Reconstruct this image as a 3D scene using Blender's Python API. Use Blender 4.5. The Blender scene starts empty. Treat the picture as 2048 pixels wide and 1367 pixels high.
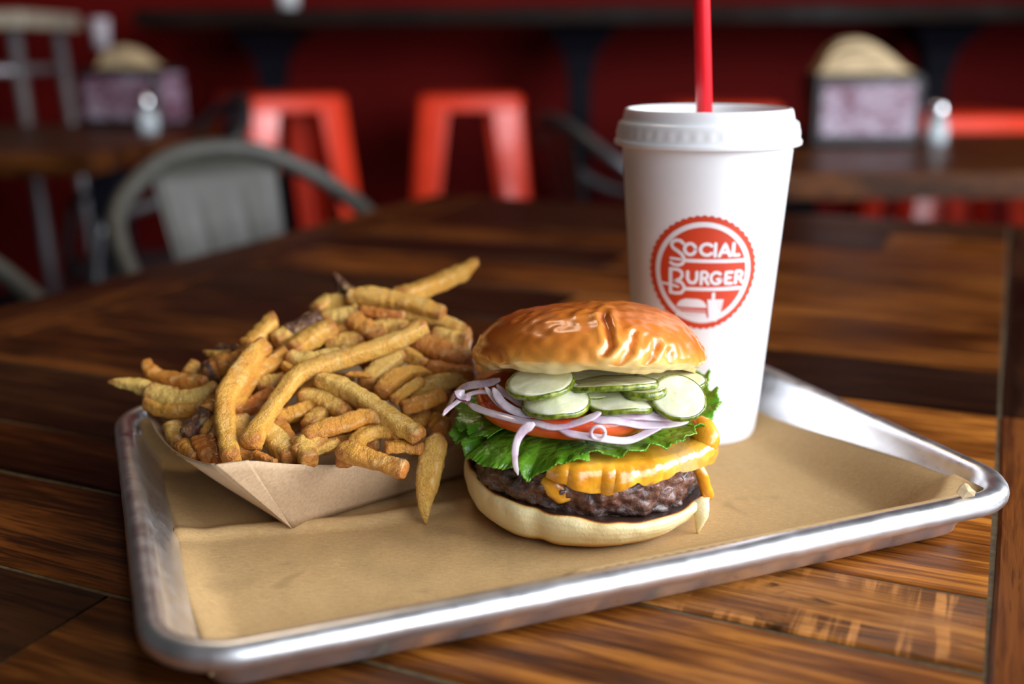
import bpy, math, random
import numpy as np
from mathutils import Vector, Matrix, noise, Quaternion

R = math.radians
rnd = random.Random(7)
T = 0.76                                   # height of the table top above the floor
# ------------------------------------------------------------------ camera
PITCH, ROLL, FPX, CH = 0.26684, -0.00772, 2150.0, 0.1903
cp, sp = math.cos(PITCH), math.sin(PITCH)
_R = Vector((1, 0, 0)); _U = Vector((0, sp, cp)); FWD = Vector((0, cp, -sp))
RGT = _R * math.cos(ROLL) + _U * math.sin(ROLL)
UPV = -_R * math.sin(ROLL) + _U * math.cos(ROLL)
scn = bpy.context.scene
col = scn.collection
cd = bpy.data.cameras.new('camera'); cam = bpy.data.objects.new('camera', cd); col.objects.link(cam)
mw = Matrix.Identity(4)
for i in range(3):
    mw[i][0] = RGT[i]; mw[i][1] = UPV[i]; mw[i][2] = -FWD[i]
mw[0][3], mw[1][3], mw[2][3] = 0, 0, CH + T
cam.matrix_world = mw
cd.sensor_width = 36; cd.lens = FPX / 2048 * 36
cd.clip_start = 0.02; cd.clip_end = 40
cd.dof.use_dof = True; cd.dof.focus_distance = 0.42; cd.dof.aperture_fstop = 4.3
cd.dof.aperture_blades = 0
scn.camera = cam
# ------------------------------------------------------------------ light and exposure
scn.view_settings.view_transform = 'Standard'
scn.view_settings.look = 'None'
scn.view_settings.gamma = 1
scn.view_settings.use_curve_mapping = False
scn.view_settings.exposure = 0.78
wd = bpy.data.worlds.new('world'); scn.world = wd; wd.use_nodes = True
bg = wd.node_tree.nodes['Background']
bg.inputs[0].default_value = (0.75, 0.85, 1.0, 1); bg.inputs[1].default_value = 0.6

def area(name, loc, target, sx, sy, power, color):
    ld = bpy.data.lights.new(name, 'AREA'); ld.shape = 'RECTANGLE'; ld.size = sx; ld.size_y = sy
    ld.energy = power; ld.color = color
    o = bpy.data.objects.new(name, ld); col.objects.link(o); o.location = loc
    o.rotation_euler = (Vector(target) - Vector(loc)).to_track_quat('-Z', 'Y').to_euler()
    return o
# daylight entering by the shop window on the right, and the glazed front behind the camera
area('window_daylight', (2.24, 0.15, 1.75), (0, 0.35, 1.2), 1.9, 1.5, 78, (0.90, 0.94, 1.0))
area('shopfront_daylight', (1.45, -1.08, 1.45), (0.6, 0.5, 1.1), 1.6, 1.8, 30, (0.90, 0.94, 1.0))
area('ceiling_lamp', (-0.4, 1.6, 2.75), (-0.4, 1.6, 0), 0.5, 0.5, 5, (1.0, 0.78, 0.55))

# ------------------------------------------------------------------ helpers
def pt(px, py, Y):
    """point of the table-top space (z = 0 on the table) at depth Y seen at a picture position"""
    d = FWD + RGT * ((px - 1024) / FPX) - UPV * ((py - 683.5) / FPX)
    t = Y / d.y
    return Vector((0, 0, CH)) + d * t
def pz(px, py, z):
    d = FWD + RGT * ((px - 1024) / FPX) - UPV * ((py - 683.5) / FPX)
    return Vector((0, 0, CH)) + d * ((z - CH) / d.z)
def proj(P):
    d = Vector(P) - Vector((0, 0, CH)); z = d.dot(FWD)
    return 1024 + FPX * d.dot(RGT) / z, 683.5 - FPX * d.dot(UPV) / z

def tag(o, label=None, cat=None, group=None, kind=None):
    if label: o['label'] = label
    if cat: o['category'] = cat
    if group: o['group'] = group
    if kind: o['kind'] = kind
    return o
def empty(name, loc, label, cat, group=None, rz=0, kind=None):
    o = bpy.data.objects.new(name, None); col.objects.link(o); o.location = loc
    o.rotation_euler = (0, 0, rz); o.empty_display_size = 0.02
    return tag(o, label, cat, group, kind)
OFF = {}
def obj(name, V, F, m, parent=None, loc=(0, 0, 0), smooth=True, raw=False, attrs=None, auto=None):
    """V in table-top space unless raw (parent-local). loc: origin in world space for parentless objects."""
    me = bpy.data.meshes.new(name)
    V = [Vector(v) for v in V]
    if not raw:
        o0 = OFF.get(parent.name if parent else None)
        if parent is None: o0 = Vector(loc)
        if o0 is None: o0 = Vector((0, 0, 0))
        V = [v + Vector((0, 0, T)) - o0 for v in V]
    me.from_pydata(V, [], F); me.update()
    if smooth:
        me.polygons.foreach_set('use_smooth', [True] * len(me.polygons))
        if auto is not None:
            me.set_sharp_from_angle(angle=R(auto))
    if m: me.materials.append(m)
    if attrs:
        for k, a in attrs.items():
            at = me.attributes.new(k, 'FLOAT', 'POINT'); at.data.foreach_set('value', list(a))
    o = bpy.data.objects.new(name, me); col.objects.link(o)
    if parent: o.parent = parent
    else: o.location = loc
    return o
def thing(name, loc, label, cat, group=None):
    """Empty at loc (table-top space) whose parts are given in table-top space"""
    L = Vector(loc) + Vector((0, 0, T))
    o = empty(name, L, label, cat, group)
    OFF[o.name] = L
    return o
def sub(part, parent):
    OFF[part.name] = OFF.get(parent.name, Vector((0, 0, 0)))
    return part

class MB:
    def __init__(s): s.v = []; s.f = []
    def add(s, V, F):
        b = len(s.v); s.v += [Vector(v) for v in V]; s.f += [tuple(i + b for i in f) for f in F]
    def box(s, c, d, M=None, bev=0.0):
        x, y, z = d[0] / 2, d[1] / 2, d[2] / 2
        if bev > 0:
            b = min(bev, x * .9, y * .9, z * .9)
            # chamfered box: three quads rings
            V = []
            for sz, ins in ((-z, b), (-z + b, 0), (z - b, 0), (z, b)):
                for sx, sy in ((-1, -1), (1, -1), (1, 1), (-1, 1)):
                    ix = x - ins; iy = y - ins
                    V += [(sx * (ix - (b if True else 0)), sy * iy, sz), (sx * ix, sy * (iy - b), sz)] if (sx * sy) < 0 else [(sx * ix, sy * (iy - b), sz), (sx * (ix - b), sy * iy, sz)]
            F = []
            n = 8
            for k in range(3):
                for i in range(n): F.append((k * n + i, k * n + (i + 1) % n, (k + 1) * n + (i + 1) % n, (k + 1) * n + i))
            F.append(tuple(range(n))[::-1]); F.append(tuple(range(3 * n, 4 * n)))
        else:
            V = [(-x, -y, -z), (x, -y, -z), (x, y, -z), (-x, y, -z), (-x, -y, z), (x, -y, z), (x, y, z), (-x, y, z)]
            F = [(0, 3, 2, 1), (4, 5, 6, 7), (0, 1, 5, 4), (1, 2, 6, 5), (2, 3, 7, 6), (3, 0, 4, 7)]
        V = [Vector(v) for v in V]
        if M is not None: V = [M @ v for v in V]
        s.add([v + Vector(c) for v in V], F)
        return s
    def tube(s, P, r, n=10, cap=True):
        V, F = sweep(P, lambda t: [(r * math.cos(a), r * math.sin(a)) for a in [2 * math.pi * i / n for i in range(n)]])
        s.add(V, F); return s
    def loft(s, rings):
        n = len(rings[0]); V = [p for r_ in rings for p in r_]; F = []
        for k in range(len(rings) - 1):
            for i in range(n): F.append((k * n + i, k * n + (i + 1) % n, (k + 1) * n + (i + 1) % n, (k + 1) * n + i))
        F.append(tuple(range(n))[::-1]); F.append(tuple(range((len(rings) - 1) * n, len(rings) * n)))
        s.add(V, F); return s

def spline(P, n):
    P = [Vector(p) for p in P]
    if len(P) == 2: return [P[0].lerp(P[1], i / (n - 1)) for i in range(n)]
    Q = [P[0] * 2 - P[1]] + P + [P[-1] * 2 - P[-2]]
    L = [0]
    for i in range(len(P) - 1): L.append(L[-1] + max(1e-9, (P[i + 1] - P[i]).length))
    out = []
    for k in range(n):
        s = L[-1] * k / (n - 1); i = 0
        while i < len(P) - 2 and s > L[i + 1]: i += 1
        t = (s - L[i]) / (L[i + 1] - L[i])
        a, b, c, d = Q[i], Q[i + 1], Q[i + 2], Q[i + 3]
        out.append(0.5 * ((2 * b) + (-a + c) * t + (2 * a - 5 * b + 4 * c - d) * t * t + (-a + 3 * b - 3 * c + d) * t ** 3))
    return out
def sweep(P, prof, up=None, caps=True):
    """prof(t) -> list of (side, up) offsets"""
    n = len(P); V = []; F = []
    up0 = Vector(up) if up is not None else Vector((0, 0, 1))
    prev = None
    for i in range(n):
        tg = (P[min(i + 1, n - 1)] - P[max(i - 1, 0)]).normalized()
        if prev is None:
            u = up0 - tg * up0.dot(tg)
            if u.length < 1e-4: u = Vector((1, 0, 0)) - tg * tg.x
            u.normalize()
        else:
            u = prev - tg * prev.dot(tg); u.normalize()
        prev = u; sd = tg.cross(u)
        pr = prof(i / (n - 1)); m = len(pr)
        for a, b in pr: V.append(P[i] + sd * a + u * b)
    for i in range(n - 1):
        for j in range(m): F.append((i * m + j, i * m + (j + 1) % m, (i + 1) * m + (j + 1) % m, (i + 1) * m + j))
    if caps:
        F.append(tuple(range(m))[::-1]); F.append(tuple(range((n - 1) * m, n * m)))
    return V, F
def lathe(prof, n=64, c=(0, 0, 0), fr=None):
    V = []; F = []
    c = Vector(c)
    for r, z in prof:
        for i in range(n):
            a = 2 * math.pi * i / n; rr = r if fr is None else fr(r, z, a)
            V.append(c + Vector((rr * math.cos(a), rr * math.sin(a), z)))
    for k in range(len(prof) - 1):
        for i in range(n): F.append((k * n + i, k * n + (i + 1) % n, (k + 1) * n + (i + 1) % n, (k + 1) * n + i))
    if prof[0][0] > 1e-5: F.append(tuple(range(n))[::-1])
    if prof[-1][0] > 1e-5: F.append(tuple(range((len(prof) - 1) * n, len(prof) * n)))
    return V, F
def solid(o, th, off=-1):
    md = o.modifiers.new('thickness', 'SOLIDIFY'); md.thickness = th; md.offset = off
    return o
def sm(o, lv=1):
    md = o.modifiers.new('smooth', 'SUBSURF'); md.levels = lv; md.render_levels = lv
    return o
def nz(x, y, z, s=1, off=0): return noise.noise(Vector((x * s + off, y * s - off, z * s + off * .7)))
def fbm(v, s, o=4): return noise.fractal(Vector(v) * s, 0.6, 2.0, o)
def sstep(a, b, x):
    t = max(0, min(1, (x - a) / (b - a))) if a != b else float(x > a)
    return t * t * (3 - 2 * t)
def interp(x, tab):
    if x <= tab[0][0]: return tab[0][1]
    for (a, b), (c, d) in zip(tab, tab[1:]):
        if x <= c:
            return b + (d - b) * (x - a) / (c - a)
    return tab[-1][1]

# ------------------------------------------------------------------ materials
def s2l(c):
    return tuple(((x / 255) / 12.92 if x / 255 <= 0.04045 else ((x / 255 + 0.055) / 1.055) ** 2.4) for x in c)
class Mat:
    def __init__(s, name):
        s.m = bpy.data.materials.new(name); s.m.use_nodes = True
        s.t = s.m.node_tree; s.b = s.t.nodes['Principled BSDF']; s.out = s.t.nodes['Material Output']
    def n(s, ty, **k):
        nd = s.t.nodes.new(ty)
        for a, v in k.items():
            if a in ('inp',):
                for q, w in v.items(): nd.inputs[q].default_value = w
            else: setattr(nd, a, v)
        return nd
    def l(s, a, b): s.t.links.new(a, b)
    def coord(s, scale=(1, 1, 1), kind='Object', loc=None):
        tc = s.n('ShaderNodeTexCoord'); mp = s.n('ShaderNodeMapping'); s.l(tc.outputs[kind], mp.inputs[0])
        mp.inputs['Scale'].default_value = scale
        return mp.outputs[0]
    def noise(s, vec, scale, detail=4, rough=.55, dist=0):
        nd = s.n('ShaderNodeTexNoise'); nd.inputs['Scale'].default_value = scale
        nd.inputs['Detail'].default_value = detail; nd.inputs['Roughness'].default_value = rough
        nd.inputs['Distortion'].default_value = dist
        s.l(vec, nd.inputs['Vector']); return nd.outputs['Fac']
    def ramp(s, fac, stops, interp='LINEAR'):
        nd = s.n('ShaderNodeValToRGB'); e = nd.color_ramp.elements; nd.color_ramp.interpolation = interp
        while len(e) < len(stops): e.new(0.5)
        for el, (p, c) in zip(e, stops):
            el.position = p; el.color = (*c, 1) if len(c) == 3 else c
        s.l(fac, nd.inputs[0]); return nd.outputs[0]
    def mix(s, fac, a, b, mode='MIX'):
        nd = s.n('ShaderNodeMix', data_type='RGBA', blend_type=mode)
        for sock, v in ((nd.inputs[0], fac), (nd.inputs[6], a), (nd.inputs[7], b)):
            if hasattr(v, 'links'): s.l(v, sock)
            elif isinstance(v, (int, float)): sock.default_value = v
            else: sock.default_value = (*v, 1)
        return nd.outputs[2]
    def math(s, op, a, b=0.0, clamp=False):
        nd = s.n('ShaderNodeMath', operation=op); nd.use_clamp = clamp
        for sock, v in ((nd.inputs[0], a), (nd.inputs[1], b)):
            if hasattr(v, 'links'): s.l(v, sock)
            else: sock.default_value = v
        return nd.outputs[0]
    def attr(s, name):
        nd = s.n('ShaderNodeAttribute'); nd.attribute_name = name; return nd.outputs['Fac']
    def bump(s, h, strength=.3, dist=.001):
        nd = s.n('ShaderNodeBump'); nd.inputs['Strength'].default_value = strength; nd.inputs['Distance'].default_value = dist
        s.l(h, nd.inputs['Height']); s.l(nd.outputs[0], s.b.inputs['Normal']); return nd
    def set(s, **k):
        names = dict(col='Base Color', rough='Roughness', metal='Metallic', spec='Specular IOR Level', coat='Coat Weight', coatr='Coat Roughness',
                     sss='Subsurface Weight', sssr='Subsurface Radius', ssss='Subsurface Scale', trans='Transmission Weight', ior='IOR', sheen='Sheen Weight', aniso='Anisotropic')
        for a, v in k.items():
            sock = s.b.inputs[names[a]]
            if hasattr(v, 'links'): s.l(v, sock)
            elif isinstance(v, tuple) and a == 'col': sock.default_value = (*v, 1)
            else: sock.default_value = v
        return s

def simple(name, c, rough=.5, metal=0, noise_amt=.12, nscale=40, **k):
    M = Mat(name); v = M.coord(); f = M.noise(v, nscale, 3)
    c1 = tuple(x * (1 - noise_amt) for x in c); c2 = tuple(min(1, x * (1 + noise_amt)) for x in c)
    M.set(col=M.ramp(f, [(0.3, c1), (0.7, c2)]), rough=rough, metal=metal, **k)
    return M.m

def wood_mat(name, dark, mid, light, saw=0.0, rough=.38, gscale=1.0, coat=.06):
    M = Mat(name)
    oi = M.n('ShaderNodeObjectInfo'); tc = M.n('ShaderNodeTexCoord')
    vm = M.n('ShaderNodeVectorMath', operation='ADD'); M.l(tc.outputs['Object'], vm.inputs[0])
    cx = M.n('ShaderNodeCombineXYZ')
    for i, k in enumerate((37.0, 11.0, 5.0)): M.l(M.math('MULTIPLY', oi.outputs['Random'], k), cx.inputs[i])
    M.l(cx.outputs[0], vm.inputs[1])
    def mp(sc, rot=(0, 0, 0)):
        m = M.n('ShaderNodeMapping'); M.l(vm.outputs[0], m.inputs[0]); m.inputs['Scale'].default_value = sc; m.inputs['Rotation'].default_value = rot
        return m.outputs[0]
    g = M.noise(mp((9, 120 * gscale, 30)), 1.0, 8, .62, .6)
    fine = M.noise(mp((30, 700, 60)), 1.0, 4, .6)
    broad = M.noise(mp((4, 14, 5)), 1.0, 4, .55, .3)
    f = M.math('ADD', M.math('MULTIPLY', g, .55), M.math('MULTIPLY', broad, .45))
    f = M.math('ADD', f, M.math('MULTIPLY', M.math('SUBTRACT', fine, .5), .25))
    c = M.ramp(f, [(.38, dark), (.5, mid), (.60, light)])
    h = M.math('ADD', M.math('MULTIPLY', g, 1.0), M.math('MULTIPLY', fine, .6))
    if saw:
        sw = M.noise(mp((120, 9, 20), (0, 0, .35)), 1.0, 3, .6, .4)
        msk = M.noise(mp((12, 40, 5)), 1.0, 3)
        k = M.math('MULTIPLY', M.ramp(sw, [(.48, (0, 0, 0)), (.56, (1, 1, 1))]), M.ramp(msk, [(.42, (0, 0, 0)), (.58, (1, 1, 1))]))
        c = M.mix(M.math('MULTIPLY', k, saw), c, tuple(min(1, x * 2.3 + .02) for x in light))
        dk = M.noise(mp((22, 60, 5)), 1.0, 5, .6, 1.2)
        c = M.mix(M.ramp(dk, [(.56, (0, 0, 0)), (.66, (.85, .85, .85))]), c, tuple(x * .35 for x in dark))
        h = M.math('ADD', h, M.math('MULTIPLY', sw, .8))
    pore = M.noise(mp((60, 900, 90)), 1.0, 2)
    c = M.mix(M.ramp(pore, [(.62, (0, 0, 0)), (.72, (.5, .5, .5))]), c, tuple(x * .4 for x in dark))
    rv = M.math('MULTIPLY', M.math('SUBTRACT', oi.outputs['Random'], .5), .5)
    hs = M.n('ShaderNodeHueSaturation'); M.l(c, hs.inputs['Color']); M.l(M.math('ADD', rv, 1.0), hs.inputs['Value'])
    rr = M.ramp(broad, [(.3, (rough * .75,) * 3), (.7, (rough * 1.35,) * 3)])
    M.set(col=hs.outputs[0], rough=rr, coat=coat, coatr=.25, spec=.14)
    M.bump(h, .35, .0009)
    return M.m

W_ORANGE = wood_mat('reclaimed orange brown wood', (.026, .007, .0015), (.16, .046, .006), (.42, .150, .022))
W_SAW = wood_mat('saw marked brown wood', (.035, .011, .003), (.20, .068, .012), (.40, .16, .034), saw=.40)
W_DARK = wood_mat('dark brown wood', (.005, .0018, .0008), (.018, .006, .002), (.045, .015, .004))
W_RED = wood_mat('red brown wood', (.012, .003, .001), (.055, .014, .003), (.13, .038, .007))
W_SHADED = wood_mat('chestnut wood with shade in colour', (.006, .0018, .0005), (.034, .009, .0016), (.15, .043, .0065))  # light falloff on the table's left side is put into this dark colour
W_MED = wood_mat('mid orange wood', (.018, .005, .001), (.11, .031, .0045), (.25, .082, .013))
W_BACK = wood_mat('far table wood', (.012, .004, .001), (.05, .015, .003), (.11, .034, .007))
W_FILL = simple('grout of dust and varnish in the joints', (.075, .048, .018), .7, noise_amt=.5, nscale=300)

def aluminium():
    M = Mat('worn aluminium'); v = M.coord((1, 1, 1)); vs = M.coord((8, 160, 160))
    a = M.noise(v, 90, 6, .7); b = M.noise(vs, 3, 5, .6); c = M.noise(v, 22, 4, .6)
    rgh = M.ramp(a, [(.35, (.27,) * 3), (.7, (.42,) * 3)])
    scr = M.ramp(M.noise(v, 260, 6, .75, 1.0), [(.60, (0, 0, 0)), (.72, (.6, .6, .6))])
    base = M.ramp(c, [(.3, (.74, .74, .76)), (.7, (.90, .90, .92))])
    base = M.mix(scr, base, (.26, .26, .30))
    M.set(col=base, rough=rgh, metal=.95)
    M.bump(M.math('ADD', b, a), .10, .0005)
    return M.m
ALU = aluminium()

def kraft(name, c, rough=.75, grease=True, sss=0.0):
    M = Mat(name); v = M.coord()
    f = M.noise(v, 900, 5, .7); w = M.noise(v, 22, 5, .6); fb = M.noise(M.coord((300, 1500, 800)), 1.0, 3)
    k = M.math('ADD', M.math('MULTIPLY', f, .5), M.math('MULTIPLY', fb, .5))
    cc = M.ramp(k, [(.35, tuple(x * .78 for x in c)), (.65, tuple(min(1, x * 1.15) for x in c))])
    cc = M.mix(M.math('MULTIPLY', w, .35), cc, tuple(x * .86 for x in c))
    if grease:
        g = M.ramp(M.noise(v, 30, 3, .5, .4), [(.66, (0, 0, 0)), (.71, (.45, .45, .45))])
        cc = M.mix(g, cc, tuple(x * .55 for x in c))
    M.set(col=cc, rough=rough, spec=.3)
    cr = M.noise(v, 45, 3, .5, .5)
    M.bump(M.math('ADD', M.math('MULTIPLY', f, .25), M.math('MULTIPLY', cr, 1.4)), .25, .0008)
    return M
KRAFT_L = kraft('kraft liner paper', (.54, .345, .15)).m
KRAFT_B = kraft('kraft paperboard', (.47, .32, .19), .7, False).m
KRAFT_N = kraft('brown napkin paper', (.60, .45, .26), .8, False).m

def fry_mat():
    M = Mat('fried potato'); v = M.coord()
    tone = M.attr('tone'); br = M.attr('brown'); sk = M.attr('skin')
    n1 = M.noise(v, 170, 5, .65); n2 = M.noise(v, 70, 4, .6); n3 = M.noise(v, 1100, 3, .7)
    pale = M.mix(n1, (.84, .49, .085), (.97, .74, .23))
    gold = M.mix(n1, (.74, .30, .025), (.92, .54, .085))
    oran = M.mix(n1, (.46, .105, .008), (.80, .27, .025))
    t2 = M.math('ADD', tone, M.math('MULTIPLY', M.math('SUBTRACT', n2, .5), .85))
    c = M.mix(M.ramp(t2, [(.05, (0, 0, 0)), (.5, (1, 1, 1))]), pale, gold)
    c = M.mix(M.ramp(t2, [(.5, (0, 0, 0)), (1.0, (1, 1, 1))]), c, oran)
    b2 = M.math('ADD', br, M.math('MULTIPLY', M.math('SUBTRACT', n1, .5), 1.3))
    c = M.mix(M.ramp(b2, [(.34, (0, 0, 0)), (.85, (.95, .95, .95))]), c, (.48, .16, .018))
    s2 = M.math('ADD', sk, M.math('MULTIPLY', M.math('SUBTRACT', n1, .5), .9))
    skc = M.ramp(M.noise(v, 420, 5, .7), [(.35, (.035, .012, .006)), (.55, (.15, .055, .025)), (.75, (.42, .24, .15))])
    c = M.mix(M.ramp(s2, [(.45, (0, 0, 0)), (.62, (1, 1, 1))]), c, skc)
    c = M.mix(M.ramp(n3, [(.3, (.5, .5, .5)), (.6, (0, 0, 0))]), c, (.60, .30, .06), 'MULTIPLY')
    mo = M.ramp(M.noise(v, 260, 5, .75, .5), [(.52, (0, 0, 0)), (.68, (.55, .55, .55))])
    c = M.mix(mo, c, (.62, .25, .03))
    hi = M.ramp(M.noise(v, 120, 4, .6, .3), [(.55, (0, 0, 0)), (.72, (.5, .5, .5))])
    c = M.mix(hi, c, (.95, .76, .32))
    M.set(col=c, rough=M.ramp(n1, [(.3, (.32,) * 3), (.7, (.52,) * 3)]), spec=.5, sss=.12, sssr=(.0022, .0011, .0004), ssss=1.0, coat=.28, coatr=.22)
    M.bump(M.math('ADD', M.math('MULTIPLY', n3, .8), M.math('MULTIPLY', M.noise(v, 330, 5, .75), 1.6)), .75, .0016)
    return M.m
FRY = fry_mat()

def red_paint():
    M = Mat('red wall paint'); v = M.coord(); f = M.noise(v, 2.0, 4)
    M.set(col=M.ramp(f, [(.3, (.105, .0016, .001)), (.7, (.135, .0024, .0014))]), rough=.8, spec=.15)
    return M.m
WALL = red_paint()
STOOLR = simple('glossy orange red paint', (.92, .055, .018), .28, 0, .06, 30, coat=.4)
GUN = simple('brushed gunmetal steel', (.045, .042, .034), .55, .15, .15, 60)
GUND = simple('dark steel', (.09, .09, .095), .40, .7, .2, 60)
BLACK = simple('black painted steel', (.004, .004, .008), .7, 0, .2, 60, spec=.12)
BLACKP = simple('black plastic', (.006, .006, .006), .45, 0, .1, 60)
FLOORM = simple('dark concrete floor', (.03, .027, .025), .5, 0, .3, 6)
CEILM = simple('dark painted ceiling', (.05, .045, .042), .8, 0, .2, 4)
WALLG = simple('warm grey wall paint', (.16, .12, .10), .7, 0, .1, 3)
BARM = wood_mat('very dark bar wood', (.004, .002, .001), (.008, .003, .002), (.014, .006, .003), rough=.6, coat=0)
PALEW = simple('pale wooden seat', (.42, .36, .27), .5, 0, .2, 12)
GALV = simple('galvanised steel tube', (.30, .29, .31), .45, .6, .2, 30)

def cup_mat():
    M = Mat('white coated paper'); v = M.coord(); f = M.noise(v, 60, 3)
    M.set(col=M.ramp(f, [(.3, (.80, .81, .83)), (.7, (.84, .85, .87))]), rough=.42, spec=.4, sss=.05, sssr=(.004, .004, .004), ssss=1.0)
    return M.m
CUPM = cup_mat()
LIDM = simple('white translucent plastic lid', (.80, .81, .82), .3, 0, .02, 30, sss=.15, ssss=.004)
STRAW = simple('red plastic straw', (.80, .012, .022), .28, 0, .05, 20, sss=.1, ssss=.003)
INKR = simple('red orange printing ink', (.60, .050, .014), .45, 0, .05, 60)
INKW = simple('white unprinted lettering', (.80, .80, .84), .45, 0, .02, 60)
INKP = simple('pale pink printed stripe', (.66, .36, .34), .45, 0, .02, 60)

# ------------------------------------------------------------------ the room
def struct(name, mb, m, parent=None, smooth=False):
    o = obj(name, mb.v, mb.f, m, parent, smooth=smooth, raw=True)
    if parent is None: o['kind'] = 'structure'
    return o
XL, XR, YB, YF, ZC = -3.2, 2.3, 3.75, -1.1, 2.9
struct('floor', MB().box(((XL + XR) / 2, (YB + YF) / 2, -.05), (XR - XL + .4, YB - YF + .4, .1)), FLOORM)
struct('ceiling', MB().box(((XL + XR) / 2, (YB + YF) / 2, ZC + .05), (XR - XL + .4, YB - YF + .4, .1)), CEILM)
struct('wall_back', MB().box(((XL + XR) / 2, YB + .05, ZC / 2), (XR - XL + .4, .1, ZC)), WALL)
struct('wall_left', MB().box((XL - .05, (YB + YF) / 2, ZC / 2), (.1, YB - YF, ZC)), CEILM)
def holed(x0, x1, h0, h1, z0, z1, zc, axis, pos):
    m = MB()
    def b(a0, a1, c0, c1):
        c = ((a0 + a1) / 2, pos, (c0 + c1) / 2); d = (a1 - a0, .1, c1 - c0)
        if axis == 'y': c = (c[1], c[0], c[2]); d = (d[1], d[0], d[2])
        m.box(c, d)
    b(x0, h0, 0, zc); b(h1, x1, 0, zc); b(h0, h1, 0, z0); b(h0, h1, z1, zc)
    return m
struct('wall_right', holed(YF, YB, -.85, 1.15, .95, 2.6, ZC, 'y', XR + .05), WALLG)
struct('wall_front', holed(XL, XR, .1, 2.25, .45, 2.45, ZC, 'x', YF - .05), WALLG)
def window(name, c, w, h, axis, nx):
    m = MB()
    def b(u, z, du, dz):
        if axis == 'y': m.box((c[0], c[1] + u, c[2] + z), (.06, du, dz))
        else: m.box((c[0] + u, c[1], c[2] + z), (du, .06, dz))
    b(-w / 2 + .02, 0, .04, h); b(w / 2 - .02, 0, .04, h); b(0, -h / 2 + .02, w, .04); b(0, h / 2 - .02, w, .04)
    for i in range(1, nx): b(-w / 2 + w * i / nx, 0, .03, h)
    struct(name, m, BLACK)
window('window_1', (XR + .05, .15, 1.775), 2.1, 1.65, 'y', 2)
window('window_2', (1.175, YF - .05, 1.45), 2.15, 2.0, 'x', 2)
m = MB().box(((XL + XR) / 2, YB - .012, .06), (XR - XL, .024, .12)); struct('baseboard_back', m, BLACK)

# ------------------------------------------------------------------ the wooden table
E1 = Vector((math.cos(R(65.5)), math.sin(R(65.5)), 0)); E2 = Vector((E1.y, -E1.x, 0))
TA = R(65.5)
table = empty('dining_table', (0, 0, 0), 'large reclaimed plank table in the foreground carrying the metal tray of food', 'table')
def plank(mat, a0, a1, b0, b1, along, th=.024, z=0.0, parent=None, bow=0):
    """plank with its long axis along E1 ('a') or E2 ('b'); local X is the long axis"""
    if along == 'a': L, w = a1 - a0, b1 - b0
    else: L, w = b1 - b0, a1 - a0
    c = E1 * ((a0 + a1) / 2) + E2 * ((b0 + b1) / 2)
    n = max(2, int(L / .05)); g = .0011
    V = []; F = []
    k = rnd.random() * 50
    for i in range(n + 1):
        x = -L / 2 + g + (L - 2 * g) * i / n
        e1 = .0006 * nz(x, 1, k, 40) + .0009 * nz(x, 4, k, 9); e2 = .0006 * nz(x, 9, k, 40) + .0009 * nz(x, 7, k, 9)
        y0 = -w / 2 + g + e1; y1 = w / 2 - g + e2; zz = -.0004 + .0003 * nz(x, 2, k, 8)
        V += [(x, y0, -th), (x, y0, zz - .0008), (x, y0 + .0014, zz), (x, y1 - .0014, zz), (x, y1, zz - .0008), (x, y1, -th)]
    for i in range(n):
        for j in range(6): F.append((i * 6 + j, i * 6 + (j + 1) % 6, (i + 1) * 6 + (j + 1) % 6, (i + 1) * 6 + j))
    F.append((0, 1, 2, 3, 4, 5)); F.append(tuple(n * 6 + j for j in range(6))[::-1])
    F = [f[::-1] for f in F]
    o = obj('plank', V, F, mat, parent, raw=True, smooth=False)
    o.location = (c.x, c.y, T + z); o.rotation_euler = (0, 0, TA if along == 'a' else TA - math.pi / 2)
    return o
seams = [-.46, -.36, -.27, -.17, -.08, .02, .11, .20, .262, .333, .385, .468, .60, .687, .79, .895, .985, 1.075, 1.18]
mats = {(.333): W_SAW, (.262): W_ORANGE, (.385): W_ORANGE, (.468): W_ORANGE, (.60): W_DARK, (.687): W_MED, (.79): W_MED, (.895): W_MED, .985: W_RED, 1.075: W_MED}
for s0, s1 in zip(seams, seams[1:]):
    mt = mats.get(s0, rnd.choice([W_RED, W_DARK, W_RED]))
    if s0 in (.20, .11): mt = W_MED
    jb = {.262: -.25, .333: -.16, .385: -.22, .468: -.12, .60: -.3, .687: -.30, .79: -.24, .895: -.32, .985: -.2, 1.075: -.1}.get(s0, -.28)  # added joint where each row changes to its darkened left piece
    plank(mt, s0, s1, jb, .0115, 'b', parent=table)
    plank(W_DARK if s0 in (.20, .385, .687, .895, 1.075, .02) else W_SHADED, s0, s1, -.62, jb, 'b', parent=table)  # left pieces take darker woods, painting the falloff of light into the colour
plank(W_SHADED, -.46, .5, -.70, -.62, 'a', parent=table)
plank(W_SHADED, .5, 1.29, -.70, -.62, 'a', parent=table)
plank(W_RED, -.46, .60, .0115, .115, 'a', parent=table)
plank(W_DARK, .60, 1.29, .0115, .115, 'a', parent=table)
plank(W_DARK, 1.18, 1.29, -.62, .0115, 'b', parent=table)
o = obj('table_core', MB().box((0, 0, 0), (1.74, .81, .03)).v, MB().box((0, 0, 0), (1.74, .81, .03)).f, W_FILL, table, raw=True, smooth=False)
c = E1 * .415 + E2 * -.2925; o.location = (c.x, c.y, T - .0165); o.rotation_euler = (0, 0, TA)
mb = MB()
for s in (-1, 1): mb.box((0, s * .401, 0), (1.755, .02, .055), bev=.002)
for s in (-1, 1): mb.box((s * .872, 0, 0), (.02, .80, .055), bev=.002)
o = obj('apron', mb.v, mb.f, W_DARK, table, raw=True, smooth=False); o.location = (c.x, c.y, T - .06); o.rotation_euler = (0, 0, TA)
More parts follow.
